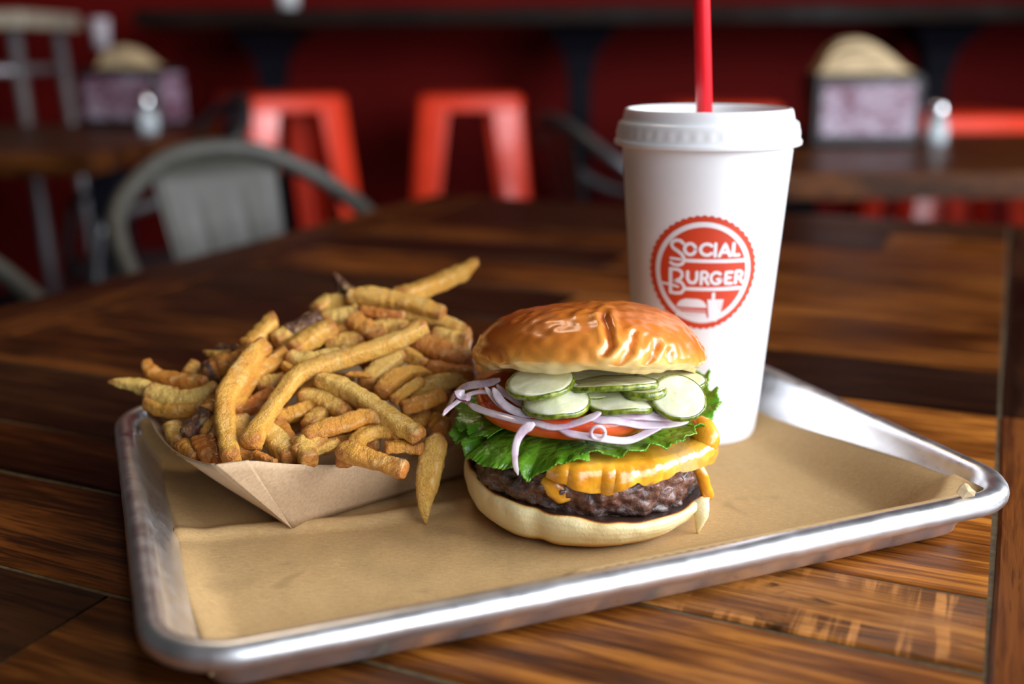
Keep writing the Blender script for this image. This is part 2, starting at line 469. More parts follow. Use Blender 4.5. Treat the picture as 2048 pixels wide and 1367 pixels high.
for a in (-.38, 1.2):
    for b in (-.64, .06):
        q = E1 * a + E2 * b
        m = MB().box((q.x, q.y, (T - .03) / 2), (.06, .06, T - .03), Matrix.Rotation(TA, 3, 'Z'), .004)
        obj('leg', m.v, m.f, BLACK, table, raw=True, smooth=False)

# ------------------------------------------------------------------ the aluminium tray
YAW = R(21.407); TC = Vector((-.10103, .26957, 0)); TL, TW = .322, .2388
TU = Vector((math.cos(YAW), math.sin(YAW), 0)); TV = Vector((-TU.y, TU.x, 0))
def tr(a, b, z): return TC + TU * a + TV * b + Vector((0, 0, z))
tray = thing('sheet_pan', tr(TL / 2, TW / 2, 0), 'worn aluminium sheet pan tray with rolled rim lined with brown paper', 'tray')
def rrect(ins, z, n=10, rc=.024, bow=True):
    out = []; r = max(.004, rc - ins)
    a0, b0, a1, b1 = ins, ins, TL - ins, TW - ins
    corners = [((a1 - r, b0 + r), -90), ((a1 - r, b1 - r), 0), ((a0 + r, b1 - r), 90), ((a0 + r, b0 + r), 180)]
    P = []
    for (cx, cy), st in corners:
        for i in range(n + 1):
            t = R(st + 90 * i / n); P.append((cx + r * math.cos(t), cy + r * math.sin(t)))
    # subdivide the straights
    Q = []
    for i, p in enumerate(P):
        q = P[(i + 1) % len(P)]; Q.append(p)
        if math.hypot(q[0] - p[0], q[1] - p[1]) > .05:
            for k in range(1, 24): Q.append((p[0] + (q[0] - p[0]) * k / 24, p[1] + (q[1] - p[1]) * k / 24))
    for a, b in Q:
        if bow:
            fb = 1 - sstep(0, .09, b); b -= .0020 * fb * math.sin(math.pi * max(0, min(1, a / TL)))
            a += 0
        dz = .0004 * nz(a, b, 0, 25, 3) if z > .003 else 0
        out.append(tr(a + .0003 * nz(a, b, 1, 60), b + .0003 * nz(a, b, 5, 60), z + dz))
    return out
prof = [(.0178, .0012), (.0158, .0016), (.0142, .0032), (.0132, .0060), (.0098, .0115), (.0064, .0165), (.0045, .0192)]
br = .0038
for k in range(15):
    t = R(170 - k * 24); prof.append((-br * math.cos(t), .0212 + br * math.sin(t)))
rings = [rrect(i, z) for i, z in prof]
n = len(rings[0]); V = [p for r_ in rings for p in r_]; F = []
for k in range(len(rings) - 1):
    for i in range(n): F.append((k * n + i, k * n + (i + 1) % n, (k + 1) * n + (i + 1) % n, (k + 1) * n + i))
F.append(tuple(range(n)))
o = obj('pan', V, F, ALU, tray, auto=60)
md = o.modifiers.new('sheet', 'SOLIDIFY'); md.thickness = .0009; md.offset = -1

# ------------------------------------------------------------------ paper liner
NA, NB = 130, 110
V = []; F = []
for i in range(NA + 1):
    for j in range(NB + 1):
        s = i / NA; t = j / NB
        a = .0135 + s * .296; b = .0165 + t * .2125
        z = .0026
        # crease that runs across the sheet from the left side
        cb = .1235 - .012 * sstep(.05, .3, s) + .03 * max(0, s - .25)
        d = b - cb; amp = 1 - sstep(.28, .5, s)
        z += amp * (.0030 * math.exp(-(d / .006) ** 2) * (1 if d > 0 else math.exp(-(d / .004) ** 2)))
        z += .0005 * (nz(a, b, 0, 30) + .5) + .0002 * nz(a, b, 3, 90)
        # left edge: two shallow curls, notch at the crease
        le = 1 - sstep(0, .045, s)
        a += le * (.004 * (1 - min(1, abs(d) / .05)) * -.4 + .0015 * math.sin(b * 60))
        z += le * (.0022 + .0022 * abs(math.sin((b - .12) * 34)))
        # front edge climbs the pan wall
        fe = 1 - sstep(0, .075, t); cl = sstep(.30, .42, s) * (1 - .2 * sstep(.9, 1, s))
        z += cl * fe * .0195; b -= cl * fe * .0085
        if j == 0: b += .0003 * (-1) ** i * cl; z += .0003 * (-1) ** i * cl
        # right edge climbs the wall, higher towards the front
        re = sstep(.915, 1, s)
        z += re * (.004 + .0125 * (1 - sstep(.0, .72, t))); a += re * .0035 * (1 - sstep(0, .7, t))
        # back edge and the raised flap in the back left corner
        be = sstep(.93, 1, t)
        fl = (1 - sstep(.10, .30, s)) * sstep(.90, 1, t)
        z += be * .006 + fl * .026; b += fl * .003
        lf = (1 - sstep(0, .05, s)) * sstep(.80, .98, t)
        z += lf * .004; a -= lf * .008
        V.append(tr(a, b, min(z, .0212)))
for i in range(NA):
    for j in range(NB): F.append((i * (NB + 1) + j, (i + 1) * (NB + 1) + j, (i + 1) * (NB + 1) + j + 1, i * (NB + 1) + j + 1))
lin = obj('paper_liner', V, F, KRAFT_L, loc=tr(.16, .12, .0026) + Vector((0, 0, T)))
tag(lin, 'brown kraft paper sheet creased near its left side, lining the metal tray', 'paper')
solid(lin, .00025)
def scrap(P, Y, name, lab, m, zl=.0035):
    V = []; n = len(P)
    for q in P: V.append(pt(q[0], q[1], Y + (.002 if q[1] > 960 else 0)))
    c = sum(V, Vector()) / n
    V2 = V + [c + Vector((0, -.001, 0))] + [v + Vector((0, .0006, -.0002)) for v in V]
    F = [(i, (i + 1) % n, n) for i in range(n)] + [(n + 1 + (i + 1) % n, n + 1 + i, n) for i in range(n)]
    F += [(i, n + 1 + i, n + 1 + (i + 1) % n, (i + 1) % n) for i in range(n)]
    return tag(obj(name, V2, F, m, loc=c + Vector((0, 0, T)), smooth=False), lab, 'scrap')
scrap([(1914, 984), (1921, 972), (1929, 965), (1937, 968), (1943, 976), (1952, 983), (1949, 992), (1925, 996)], .372, 'paper_scrap',
      'small torn paper scrap standing in the right corner of the tray', KRAFT_N)

# ------------------------------------------------------------------ paperboard boat
boat = thing('food_boat', (-.06, .44, .003), 'folded kraft paperboard boat heaped with french fries on the tray', 'food boat')
def bq(v): return Vector(v)
zb = .0042
B0 = pz(583, 1056, zb); e_r = (pz(900, 957, zb) - B0).normalized(); B1 = B0 + e_r * .098
e_l = Vector((-e_r.y, e_r.x, 0)); B3 = B0 + e_l * .066; B2 = B1 + e_l * .066
# rim polylines: front right side, right end, back side, left end
rimF = spline([pt(429, 928, .372), pt(497, 921, .377), pt(560, 926, .386), pt(624, 929, .394), pt(709, 927, .408), pt(828, 910, .428), pt(900, 893, .445), B1 + e_r * .016 + Vector((.004, -.002, .031))], 29)
Bk = B2 + Vector((.004, .020, .036)); Lk = pt(284, 792, .470)
rimR = spline([rimF[-1], (rimF[-1] + Bk) / 2 + Vector((.004, 0, -.003)), Bk], 13)
rimB = spline([Bk, (Bk + Lk) / 2 + Vector((-.004, .006, -.006)), Lk], 25)
rimL = spline([Lk, pt(302, 844, .445), pt(327, 882, .425), pt(361, 909, .402), pt(404, 925, .382), pt(429, 928, .372)], 21)
def wall(A0, A1, rim, belly=0.0, out=Vector((0, 0, 0))):
    n = len(rim); V = []; F = []; m = 8
    for i in range(n):
        b = A0.lerp(A1, i / (n - 1))
        for j in range(m + 1):
            t = j / m; V.append(b.lerp(rim[i], t) + out * (belly * math.sin(math.pi * t) * math.sin(math.pi * i / (n - 1))))
    for i in range(n - 1):
        for j in range(m): F.append((i * (m + 1) + j, (i + 1) * (m + 1) + j, (i + 1) * (m + 1) + j + 1, i * (m + 1) + j + 1))
    return V, F
outF = (e_r.cross(Vector((0, 0, 1)))).normalized()
parts = [('front_panel', B0, B1, rimF, .002, outF), ('end_panel', B1, B2, rimR, .001, e_r), ('back_panel', B2, B3, rimB, .001, -outF), ('side_panel', B3, B0, rimL, .001, -e_r)]
for nm, a, b, rim, bl, ou in parts:
    V, F = wall(a, b, rim, bl, ou); o = obj(nm, V, F, KRAFT_B, boat, auto=40); solid(o, .0005, 0)
V = [B0, B1, B2, B3]; o = obj('base_panel', V, [(0, 1, 2, 3)], KRAFT_B, boat, smooth=False); solid(o, .0005, 0)
# folded corner tab: a triangle glued over the front panel, its slit edge standing proud
o_ = outF * .0007
G = [B0 + o_ * .6, pt(429, 928.5, .3712), pt(462, 925, .3735), pt(497, 920, .3763)]
V = []; F = []
for i in range(9):
    for j in range(9):
        s = i / 8; t = j / 8
        top = G[1].lerp(G[2], s * 2) if s < .5 else G[2].lerp(G[3], s * 2 - 1)
        V.append(G[0].lerp(top, t) + outF * .0011 * (1 - s) * math.sin(math.pi * min(1, t * 1.05)))
for i in range(8):
    for j in range(8): F.append((i * 9 + j, (i + 1) * 9 + j, (i + 1) * 9 + j + 1, i * 9 + j + 1))
o = obj('corner_tab', V, F, KRAFT_B, boat); solid(o, .0004, 0)

# ------------------------------------------------------------------ french fries
def ydef(px, py):
    t = (925 - py) / 365.0
    y = .402 + t * .112
    y += (1 - sstep(300, 480, px)) * .012
    return y
def fry(P, w, d=0, tone=.5, label=None, ends=(1, 1), skin=None, w2=None, Y=None, brown=.0, widths=None, flat=1.0, group=None, dd=None, name='french_fry', tip=(0.6, 0.6)):
    n = 54; m = 20; k = rnd.random() * 90
    pts = []
    for i, (x, y) in enumerate(P):
        yy = (Y[i] if Y else ydef(x, y)) - (dd[i] if dd else d) * .001
        pts.append(pt(x, y, yy))
    C = spline(pts, n)
    base = Vector((0, -.35, .94)).normalized()
    scale = [c.y / FPX / .97 for c in C]
    tw0 = rnd.uniform(-.5, .5); tw1 = tw0 + rnd.uniform(-.5, .5)
    brn = []; skn = []
    L = sum((C[i + 1] - C[i]).length for i in range(n - 1)); acc = [0]
    for i in range(n - 1): acc.append(acc[-1] + (C[i + 1] - C[i]).length)
    rw = []
    for i in range(n):
        t = acc[i] / L
        ww = (interp(t, widths) if widths else w + ((w2 or w) - w) * t) * scale[i] / 2
        ww *= 1.08 * (1 + .10 * nz(t * 5, k, 0) + .05 * nz(t * 14, k, 2))
        rw.append(ww)
    def prof(tt):
        i = int(round(tt * (n - 1))); t = acc[i] / L; s = acc[i]; ww = rw[i]
        ed = 1.0
        for e, dist, tp in ((ends[0], s, tip[0]), (ends[1], L - s, tip[1])):
            rr = ww * (tp if e else 5.0)
            if dist < rr: ed *= math.sqrt(max(.04, 1 - (1 - dist / rr) ** (3.0 if e else 1.35)))
        out = []; tw = tw0 + (tw1 - tw0) * t
        for j in range(m):
            a = 2 * math.pi * j / m
            ca, sa = math.cos(a), math.sin(a); ex = 4.2
            r = (abs(math.cos(a)) ** ex + abs(math.sin(a)) ** ex) ** (-1 / ex)
            r *= ww * ed * (1 + .09 * nz(ca * 1.2 + k, sa * 1.2, t * 7) + .07 * nz(ca * 3, sa * 3 + k, t * 30))
            x, y = r * math.cos(a + tw), r * math.sin(a + tw) * .92 * flat
            out.append((x, y))
            edge = max(abs(math.cos(a)), abs(math.sin(a)))
            cr = max(0.0, 1 - (edge - .707) / .293)
            e2 = min(s, L - s) / (2.2 * ww)
            brn.append(min(1.0, brown + .50 * cr ** 1.5 + .75 * max(0, 1 - e2)))
            sk = 0.0
            if skin:
                lo, hi, side = skin
                al = sstep(lo - .04, lo + .04, t) * (1 - sstep(hi - .04, hi + .04, t))
                if side == 'all': sk = al
                else:
                    # side: 'low' = underside facing the viewer, 'top' = upper side
                    yy = math.sin(a + tw); xx = math.cos(a + tw)
                    sk = al * (sstep(.25, .75, -yy) if side == 'low' else sstep(.2, .75, yy))
            skn.append(sk)
        return out
    V, F = sweep(C, prof, base)
    V = [v + Vector((nz(v.x, v.y, v.z, 330, k), nz(v.y, v.z, v.x, 330, k), nz(v.z, v.x, v.y, 330, k))) * .00045 for v in V]
    c = sum(V, Vector()) / len(V)
    o = obj(name, V, F, FRY, loc=c + Vector((0, 0, T)), attrs={'tone': [tone] * len(V), 'brown': brn, 'skin': skn})
    tag(o, label, 'french fry', group or 'french fries heaped in the paperboard boat')
    return o
G2 = 'fries wedged deep in the boat'
fry([(915, 750), (965, 746), (1020, 744)], 34, 0, .75, 'brown fry end tucked just below the left edge of the top bun', Y=[.474, .478, .482], brown=.2)
fry([(900, 778), (955, 768), (1012, 764)], 34, 0, .7, 'brown-orange fry end showing left of the tomato under the top bun', Y=[.466, .470, .474], brown=.2)
fry([(886, 806), (945, 792), (1000, 784)], 30, 0, .8, 'dark orange fry behind the loose onion slivers', Y=[.458, .461, .464], brown=.25)
fry([(216, 763), (262, 768), (310, 781), (355, 792)], 27, 0, .02, 'pale yellow fry with tapered tip sticking out farthest left over the boat', ends=(0, 1))
fry([(293, 722), (299, 742), (325, 756), (370, 764), (418, 764)], 30, -1, .8, 'orange hooked fry curling upward at the left end of the heap', widths=[(0, 18), (.15, 26), (.5, 30), (1, 32)])
fry([(372, 757), (384, 742), (398, 726)], 30, -6, .35, 'short light stub standing behind the orange hooked fry', w2=34)
fry([(296, 783), (345, 799), (395, 796), (442, 776)], 36, 2, .05, 'thick pale green-yellow fry lying flat below the orange hooked fry')
fry([(292, 800), (330, 818), (370, 820), (420, 812)], 30, 0, .55, 'brownish fry hidden under the thick pale fry at the left end')
fry([(407, 752), (437, 736), (478, 724), (512, 696)], 44, 0, .72, 'thick brown fry with a dark burnt end behind the front left fry', skin=(-1, .2, 'all'), brown=.45)
fry([(406, 702), (430, 708), (462, 706)], 15, -8, .3, 'small light fry tip poking out behind the thick brown fry', ends=(0, 1))
fry([(434, 694), (455, 699), (480, 696), (505, 684)], 17, -12, .6, 'thin purple-brown fry end at the back left of the heap', skin=(-1, .6, 'all'))
fry([(488, 700), (515, 676), (543, 646), (556, 640)], 34, 2, .45, 'upright square-ended fry rising behind the front left fry', tip=(.6, .35))
fry([(463, 921), (456, 880), (449, 835), (455, 790), (484, 742), (516, 703), (538, 688)], 38, 13, .5, 'long curved golden fry standing on end at the front left', widths=[(0, 37), (.3, 38), (.5, 44), (.8, 44), (1, 36)], tip=(.35, .5))
fry([(466, 826), (478, 800), (496, 768), (518, 742), (545, 727), (574, 704)], 30, 7, .62, 'orange-gold fry bending right beside the long front left fry')
fry([(500, 892), (512, 866), (540, 822), (566, 785), (596, 750), (640, 732), (700, 712), (760, 694), (812, 672), (852, 647)], 32, 15, .42, 'longest tan fry crossing the whole front of the heap diagonally', widths=[(0, 42), (.1, 34), (.3, 30), (.5, 34), (.8, 32), (1, 34)], tip=(.5, .5))
fry([(632, 757), (678, 772), (724, 798), (770, 830), (812, 856), (842, 876)], 37, 13, .22, 'bright yellow fry sloping down right across the front with skin beneath', skin=(.45, 1.1, 'low'), widths=[(0, 28), (.2, 36), (1, 37)], tip=(.5, .4))
fry([(605, 874), (640, 860), (689, 847), (730, 833), (768, 836)], 34, 13, .66, 'golden orange fry with dark skin along its underside, front centre', skin=(-1, .62, 'low'), widths=[(0, 22), (.2, 36), (.7, 36), (1, 24)], brown=.1)
fry([(806, 872), (768, 860), (728, 870), (700, 900)], 30, 7, .40, 'arched tan fry bending round behind the fry that overhangs the rim', tip=(.5, .5))
fry([(676, 898), (706, 906), (752, 921), (790, 934), (813, 940)], 36, 19, .62, 'knobbly golden fry lying over the front rim of the boat', widths=[(0, 34), (.2, 40), (.7, 33), (1, 36)], tip=(.5, .35))
fry([(877, 863), (868, 905), (858, 950), (850, 1003), (853, 1050)], 30, 0, .22, 'single yellow fry with brown tip hanging down outside the boat', Y=[.419, .414, .409, .405, .4035], widths=[(0, 20), (.12, 42), (.35, 50), (.6, 46), (.85, 24), (1, 8)], ends=(1, 0), skin=(.55, 1.1, 'low'), tip=(1.2, .6))
fry([(872, 838), (878, 847), (886, 858)], 34, 3, .5, 'small knobbly fry end seen head-on beside the lettuce', Y=[.452, .440, .432], tip=(.8, .9))
fry([(800, 815), (840, 806), (890, 786)], 28, 4, .7, 'brown fry with skin underneath near the burger, left of the onion', skin=(-1, 1.1, 'low'))
fry([(812, 788), (850, 772), (905, 757), (940, 752)], 34, -3, .15, 'pale fry behind the skin-edged brown fry beside the burger')
fry([(758, 790), (784, 762), (816, 744), (842, 742), (864, 747)], 34, 5, .55, 'fry with a bright orange pointed tip right of centre', ends=(1, 0), widths=[(0, 34), (.5, 36), (1, 18)])
fry([(784, 803), (812, 782), (845, 760)], 21, 7, .4, 'thin tan fry under the orange-tipped fry')
fry([(728, 772), (752, 744), (780, 722), (806, 706)], 36, 1, .12, 'pale cream fry slanting up behind the bright yellow fry')
fry([(688, 750), (716, 748), (744, 754)], 12, 8, .65, 'tiny brown sliver lying just below the longest tan fry', ends=(0, 0))
fry([(800, 700), (830, 718), (852, 736)], 27, 0, .4, 'short tan fry behind the orange pointed tip')
fry([(822, 684), (858, 695), (900, 712), (945, 728)], 46, -3, .85, 'broad orange-brown fry sloping toward the top bun', brown=.2)
fry([(860, 672), (898, 679), (942, 687)], 38, -8, .12, 'pale yellow fry end nearest the left edge of the top bun')
fry([(795, 630), (842, 634), (890, 647), (937, 673)], 30, -10, .35, 'yellow fry arching down right under the topmost fries')
fry([(690, 592), (740, 594), (804, 604), (850, 617), (890, 630)], 36, -4, .42, 'broad golden fry lying across the top of the heap', widths=[(0, 26), (.2, 36), (.8, 34), (1, 28)])
fry([(668, 547), (680, 566), (694, 582), (716, 592)], 24, -7, .75, 'dark pointed burnt tip at the very top of the heap', ends=(0, 1), skin=(-1, .9, 'all'), brown=.6)
fry([(788, 594), (832, 583), (878, 565), (925, 543), (953, 520)], 34, dd=[-5, -8, -12, -15, -17], tone=.42, label= 'long fry jutting up right from the top toward the background', widths=[(0, 34), (.75, 33), (.88, 20), (1, 18)], tip=(.5, .6))
fry([(630, 628), (652, 608), (690, 602), (730, 604)], 34, -12, .25, 'tan fry at the back left of the summit of the heap')
fry([(718, 620), (767, 627), (810, 632)], 20, -2, .95, 'narrow pink-orange fry just under the broad golden top fry', brown=.1)
fry([(640, 640), (682, 636), (722, 626)], 36, -7, .0, 'grey-green pale fry below the dark pointed tip')
fry([(640, 664), (668, 660), (706, 650)], 20, -3, .6, 'short fry with brown skin between the pale summit fries', skin=(.2, 1.1, 'low'))
fry([(704, 638), (728, 656), (764, 680)], 36, 1, .75, 'orange fry with a squared tip right of the summit', tip=(.4, .5))
fry([(740, 662), (776, 653), (820, 658)], 30, -5, .22, 'yellow fry crossing behind the squared orange tip')
fry([(648, 688), (686, 686), (730, 676)], 36, -3, .3, 'yellow-tan fry just above the longest tan fry')
fry([(546, 686), (594, 660), (642, 633)], 36, 1, .2, 'pale fry with a brown upper edge behind the upright square-ended fry', skin=(.3, 1.1, 'top'))
fry([(580, 706), (624, 676), (668, 650)], 38, 4, .4, 'tan fry with orange tip slanting up at centre left', brown=.05)
fry([(544, 712), (566, 699), (586, 688)], 14, 4, .0, 'thin grey-white fry between two thicker tan ones')
fry([(577, 713), (606, 722), (652, 716), (700, 706)], 32, 9, .15, 'light yellow fry with a pointed corner meeting the longest tan fry', tip=(.3, .6))
fry([(566, 727), (582, 739), (604, 746)], 16, 9, .6, 'small brown fry end under the light yellow fry', skin=(-1, .5, 'low'))
fry([(512, 771), (540, 764), (574, 756)], 28, 3, .25, 'greyish tan fry in the gap behind the longest tan fry')
fry([(474, 822), (514, 806), (556, 784)], 32, 3, .95, 'deep orange fry in the gap left of the longest tan fry', brown=.15)
fry([(480, 836), (484, 872), (490, 916)], 36, 6, .3, 'pale upright fry just right of the long front left fry')
fry([(516, 850), (552, 882), (588, 918)], 44, 5, .1, 'thick pale fry under the lower end of the longest tan fry')
fry([(546, 838), (588, 827), (634, 808)], 30, 4, .5, 'golden fry in shade at the centre of the boat')
fry([(552, 846), (568, 862), (584, 892)], 28, 2, .75, 'orange fry standing in the shaded centre')
fry([(596, 792), (634, 797), (664, 810), (694, 830)], 34, 7, .3, 'curved yellow fry above the golden orange skin-edged fry')
fry([(614, 856), (630, 836), (650, 818)], 30, 5, .35, 'short tan fry behind the golden orange skin-edged fry')
fry([(640, 785), (680, 800), (706, 822)], 20, 5, .3, 'narrow pale fry below the bright yellow fry')
fry([(590, 914), (616, 888), (650, 872)], 42, 8, .2, 'pale fry slanting down to the front rim at centre', tip=(.4, .5))
fry([(596, 880), (610, 904), (620, 926)], 36, 9, .3, 'pale golden fry standing against the front rim')
fry([(606, 918), (640, 898), (676, 880)], 20, 6, .3, 'narrow fry in shade behind the front rim')
fry([(396, 878), (408, 900), (424, 925)], 31, 6, 1.0, 'red-orange fry end low at the front left inside the boat', brown=.1)
fry([(424, 872), (430, 900), (440, 928)], 24, 5, 1.0, 'dark orange fry squeezed behind the long front left fry', brown=.2)
fry([(366, 874), (390, 854), (414, 826), (440, 796)], 32, 7, .7, 'dark brown skinned fry leaning at the left inside the boat', skin=(-1, .62, 'all'), brown=.3)
fry([(362, 890), (384, 902), (402, 918)], 34, 4, .6, 'brownish fry end resting on the left wall of the boat', brown=.2)
fry([(344, 850), (352, 872), (366, 896)], 34, -1, .25, 'pale shaded fry against the left wall of the boat')
fry([(508, 906), (528, 916), (552, 928)], 17, 10, .9, 'small orange fry tip at the front rim', ends=(1, 1))
fry([(428, 830), (416, 852), (404, 872)], 17, 5, .5, 'small golden fry beside the dark skinned fry')
fry([(768, 896), (806, 892), (846, 898)], 24, 5, .6, 'brown fry lying low behind the front rim on the right', skin=(.4, 1.1, 'low'))
fry([(700, 896), (690, 910), (692, 926)], 34, 10, .75, 'short orange fry end left of the overhanging fry')
fry([(852, 734), (900, 742), (952, 748)], 28, 0, .9, 'orange fry running in under the top bun', brown=.2)
fry([(640, 896), (700, 880), (760, 890)], 30, -3, .6, 'fry deep in the shaded right half of the boat', brown=.2)
# filling that only shows through the gaps
for i, (x, y, a) in enumerate([(420, 800, 20), (480, 760, -30), (540, 800, 40), (600, 770, -20), (660, 760, 15), (720, 800, -40), (780, 830, 25), (840, 780, -15), (700, 850, 10), (560, 860, -25),
                               (640, 700, 30), (760, 710, -20), (860, 720, 20), (640, 830, -10), (470, 850, 60), (820, 850, -30), (730, 650, 10), (580, 740, 30), (400, 840, -50), (860, 800, 30)]):
    a = R(a); q = 46
    fry([(x - q * math.cos(a), y - q * math.sin(a)), (x, y + rnd.uniform(-5, 5)), (x + q * math.cos(a), y + q * math.sin(a))], 34, -13 - 2 * (i % 3), rnd.uniform(.3, .8),
        'golden brown fry mostly buried under the others inside the boat', brown=.25, group=G2)

# ------------------------------------------------------------------ the burger
BC = Vector((.0305, .4275, 0))
burger = thing('cheeseburger', BC + Vector((0, 0, .003)), 'cheeseburger with glossy bun, pickles, red onion, tomato, lettuce and melted cheese', 'burger')
def tilt(P, c, ang, roll=0):
    M = Matrix.Rotation(roll, 3, 'Y') @ Matrix.Rotation(-ang, 3, 'X')
    return c + M @ Vector(P)
def bun_mat(name, lower=False):
    M = Mat(name); v = M.coord(); h = M.attr('bake')
    n1 = M.noise(v, 60, 5, .6); n2 = M.noise(v, 500, 4, .7); n3 = M.noise(v, 28, 3, .5)
    f = M.math('ADD', h, M.math('MULTIPLY', M.math('SUBTRACT', n1, .5), .38))
    if not lower:
        c = M.ramp(f, [(.0, (.83, .66, .33)), (.16, (.80, .52, .17)), (.32, (.72, .29, .045)), (.55, (.56, .155, .018)), (.8, (.40, .082, .010)), (1.0, (.20, .035, .006))])
        speck = M.ramp(M.noise(v, 700, 2), [(.72, (0, 0, 0)), (.78, (.7, .7, .7))])
        c = M.mix(speck, c, (.16, .04, .01))
        M.set(col=c, rough=M.ramp(n3, [(.3, (.20,) * 3), (.7, (.36,) * 3)]), spec=.5, coat=.35, coatr=.18, sss=.12, sssr=(.006, .0025, .001), ssss=1.0)
        M.bump(M.math('ADD', n2, M.math('MULTIPLY', n1, .8)), .10, .0006)
    else:
        c = M.ramp(f, [(.0, (.86, .73, .42)), (.35, (.80, .60, .25)), (.58, (.62, .30, .06)), (.8, (.26, .07, .015)), (1.0, (.03, .010, .005))])
        M.set(col=c, rough=.42, spec=.5, coat=.15, coatr=.3, sss=.25, sssr=(.008, .005, .002), ssss=1.0)
        M.bump(M.math('ADD', n2, M.math('MULTIPLY', n1, 2.5)), .30, .0012)
    return M.m
BUNT = bun_mat('glazed brioche crust'); BUNB = bun_mat('soft bun side', True)
# top bun -----------------------------------------------------
TBC = BC + Vector((.0004, .0015, .0605)); TBA = R(14)
creases = [([(1208, 632), (1215, 650), (1218, 668), (1222, 690), (1208, 706)], 8, .0016), ([(1268, 668), (1262, 700), (1240, 724), (1222, 738)], 7, .0011),
           ([(1312, 690), (1302, 716), (1286, 736)], 7, .0013), ([(1340, 700), (1338, 730)], 6, .0008), ([(960, 690), (990, 700), (1010, 730)], 10, .0007)]
def segd(p, A, B):
    ax, ay = A; bx, by = B; px, py = p
    dx, dy = bx - ax, by - ay; t = max(0, min(1, ((px - ax) * dx + (py - ay) * dy) / (dx * dx + dy * dy)))
    return math.hypot(px - ax - t * dx, py - ay - t * dy)
nt, nr = 200, 74
V = []; F = []; bake = []
ph = []
for j in range(nr + 1):
    ph.append(j / nr)
Hh, Rr = .0285, .0475
def topbun(t, a):
    # t 0 = underside centre ... 1 = apex
    if t < .22:
        s = t / .22; r = Rr * .93 * s; z = .0015 + .0008 * math.sin(a * 7) * s; bk = .02
        if s > .93: bk = .06
    else:
        s = (t - .22) / .78
        al = -R(26) + s * R(116)
        r = Rr * (abs(math.cos(al)) ** .80) * 1.0; z = .0060 + (Hh - .0060) * (abs(math.sin(al)) ** 1.05 if al > 0 else -(abs(math.sin(al)) ** 1.0) * .38)
        bk = .10 + .98 * sstep(.03, .42, s) + .0 
        if s > .6: bk = 1.0 - .0
        bk *= .54 + .09 * math.sin(a * 2 + 1)
        bk -= .25 * sstep(.3, 0, s) * 0
    w = 1 + .022 * math.cos(2 * a + .6) + .016 * math.cos(3 * a - 1) + .014 * math.sin(5 * a + 2)
    r *= w
    x, y = r * math.cos(a), r * math.sin(a)
    z *= 1 + .05 * math.cos(a - R(60)) * (r / Rr) + .05 * nz(x, y, 0, 30)
    z -= .003 * sstep(.75, 1.0, r / Rr) * max(0, math.cos(a)) * .5
    return Vector((x, y, z)), bk
base = []
for j in range(nr + 1):
    for i in range(nt):
        a = 2 * math.pi * i / nt; p, bk = topbun(j / nr, a)
        # lip at the lower edge: torn crumb, uneven
        P = tilt(p, TBC, TBA)
        base.append((P, p, bk))
for P, p, bk in base:
    if p.z > .004:
        u, v_ = proj(P); q = 0
        if P.y < TBC.y + .02:
            for poly, wd_, dp in creases:
                d = min(segd((u, v_), A, B) for A, B in zip(poly, poly[1:]))
                if d < wd_ * 4:
                    q += dp * (math.exp(-(d / wd_) ** 2) - .45 * math.exp(-((d - wd_ * 1.9) / wd_) ** 2))
        nrm = (P - (TBC + Vector((0, 0, -.02)))).normalized()
        wr = .0001 * nz(p.x, p.y, p.z, 90) + .0004 * nz(p.x, p.y * .4, p.z, 30, 7)
        P = P - nrm * (q + wr)
        bk += q * 120
    if bk < .62 and p.z > -.002:
        P = P + Vector((nz(p.x, p.y, p.z, 260), nz(p.y, p.x, p.z, 260), nz(p.z, p.x, p.y, 240))) * .0007
    V.append(P); bake.append(max(0, bk + .16 * max(0, (p.z - .014) / .017) + .10 * nz(p.x, p.y, p.z, 35, 3)))
for k in range(nr):
    for i in range(nt): F.append((k * nt + i, k * nt + (i + 1) % nt, (k + 1) * nt + (i + 1) % nt, (k + 1) * nt + i))
obj('top_bun', V, F, BUNT, burger, attrs={'bake': bake})
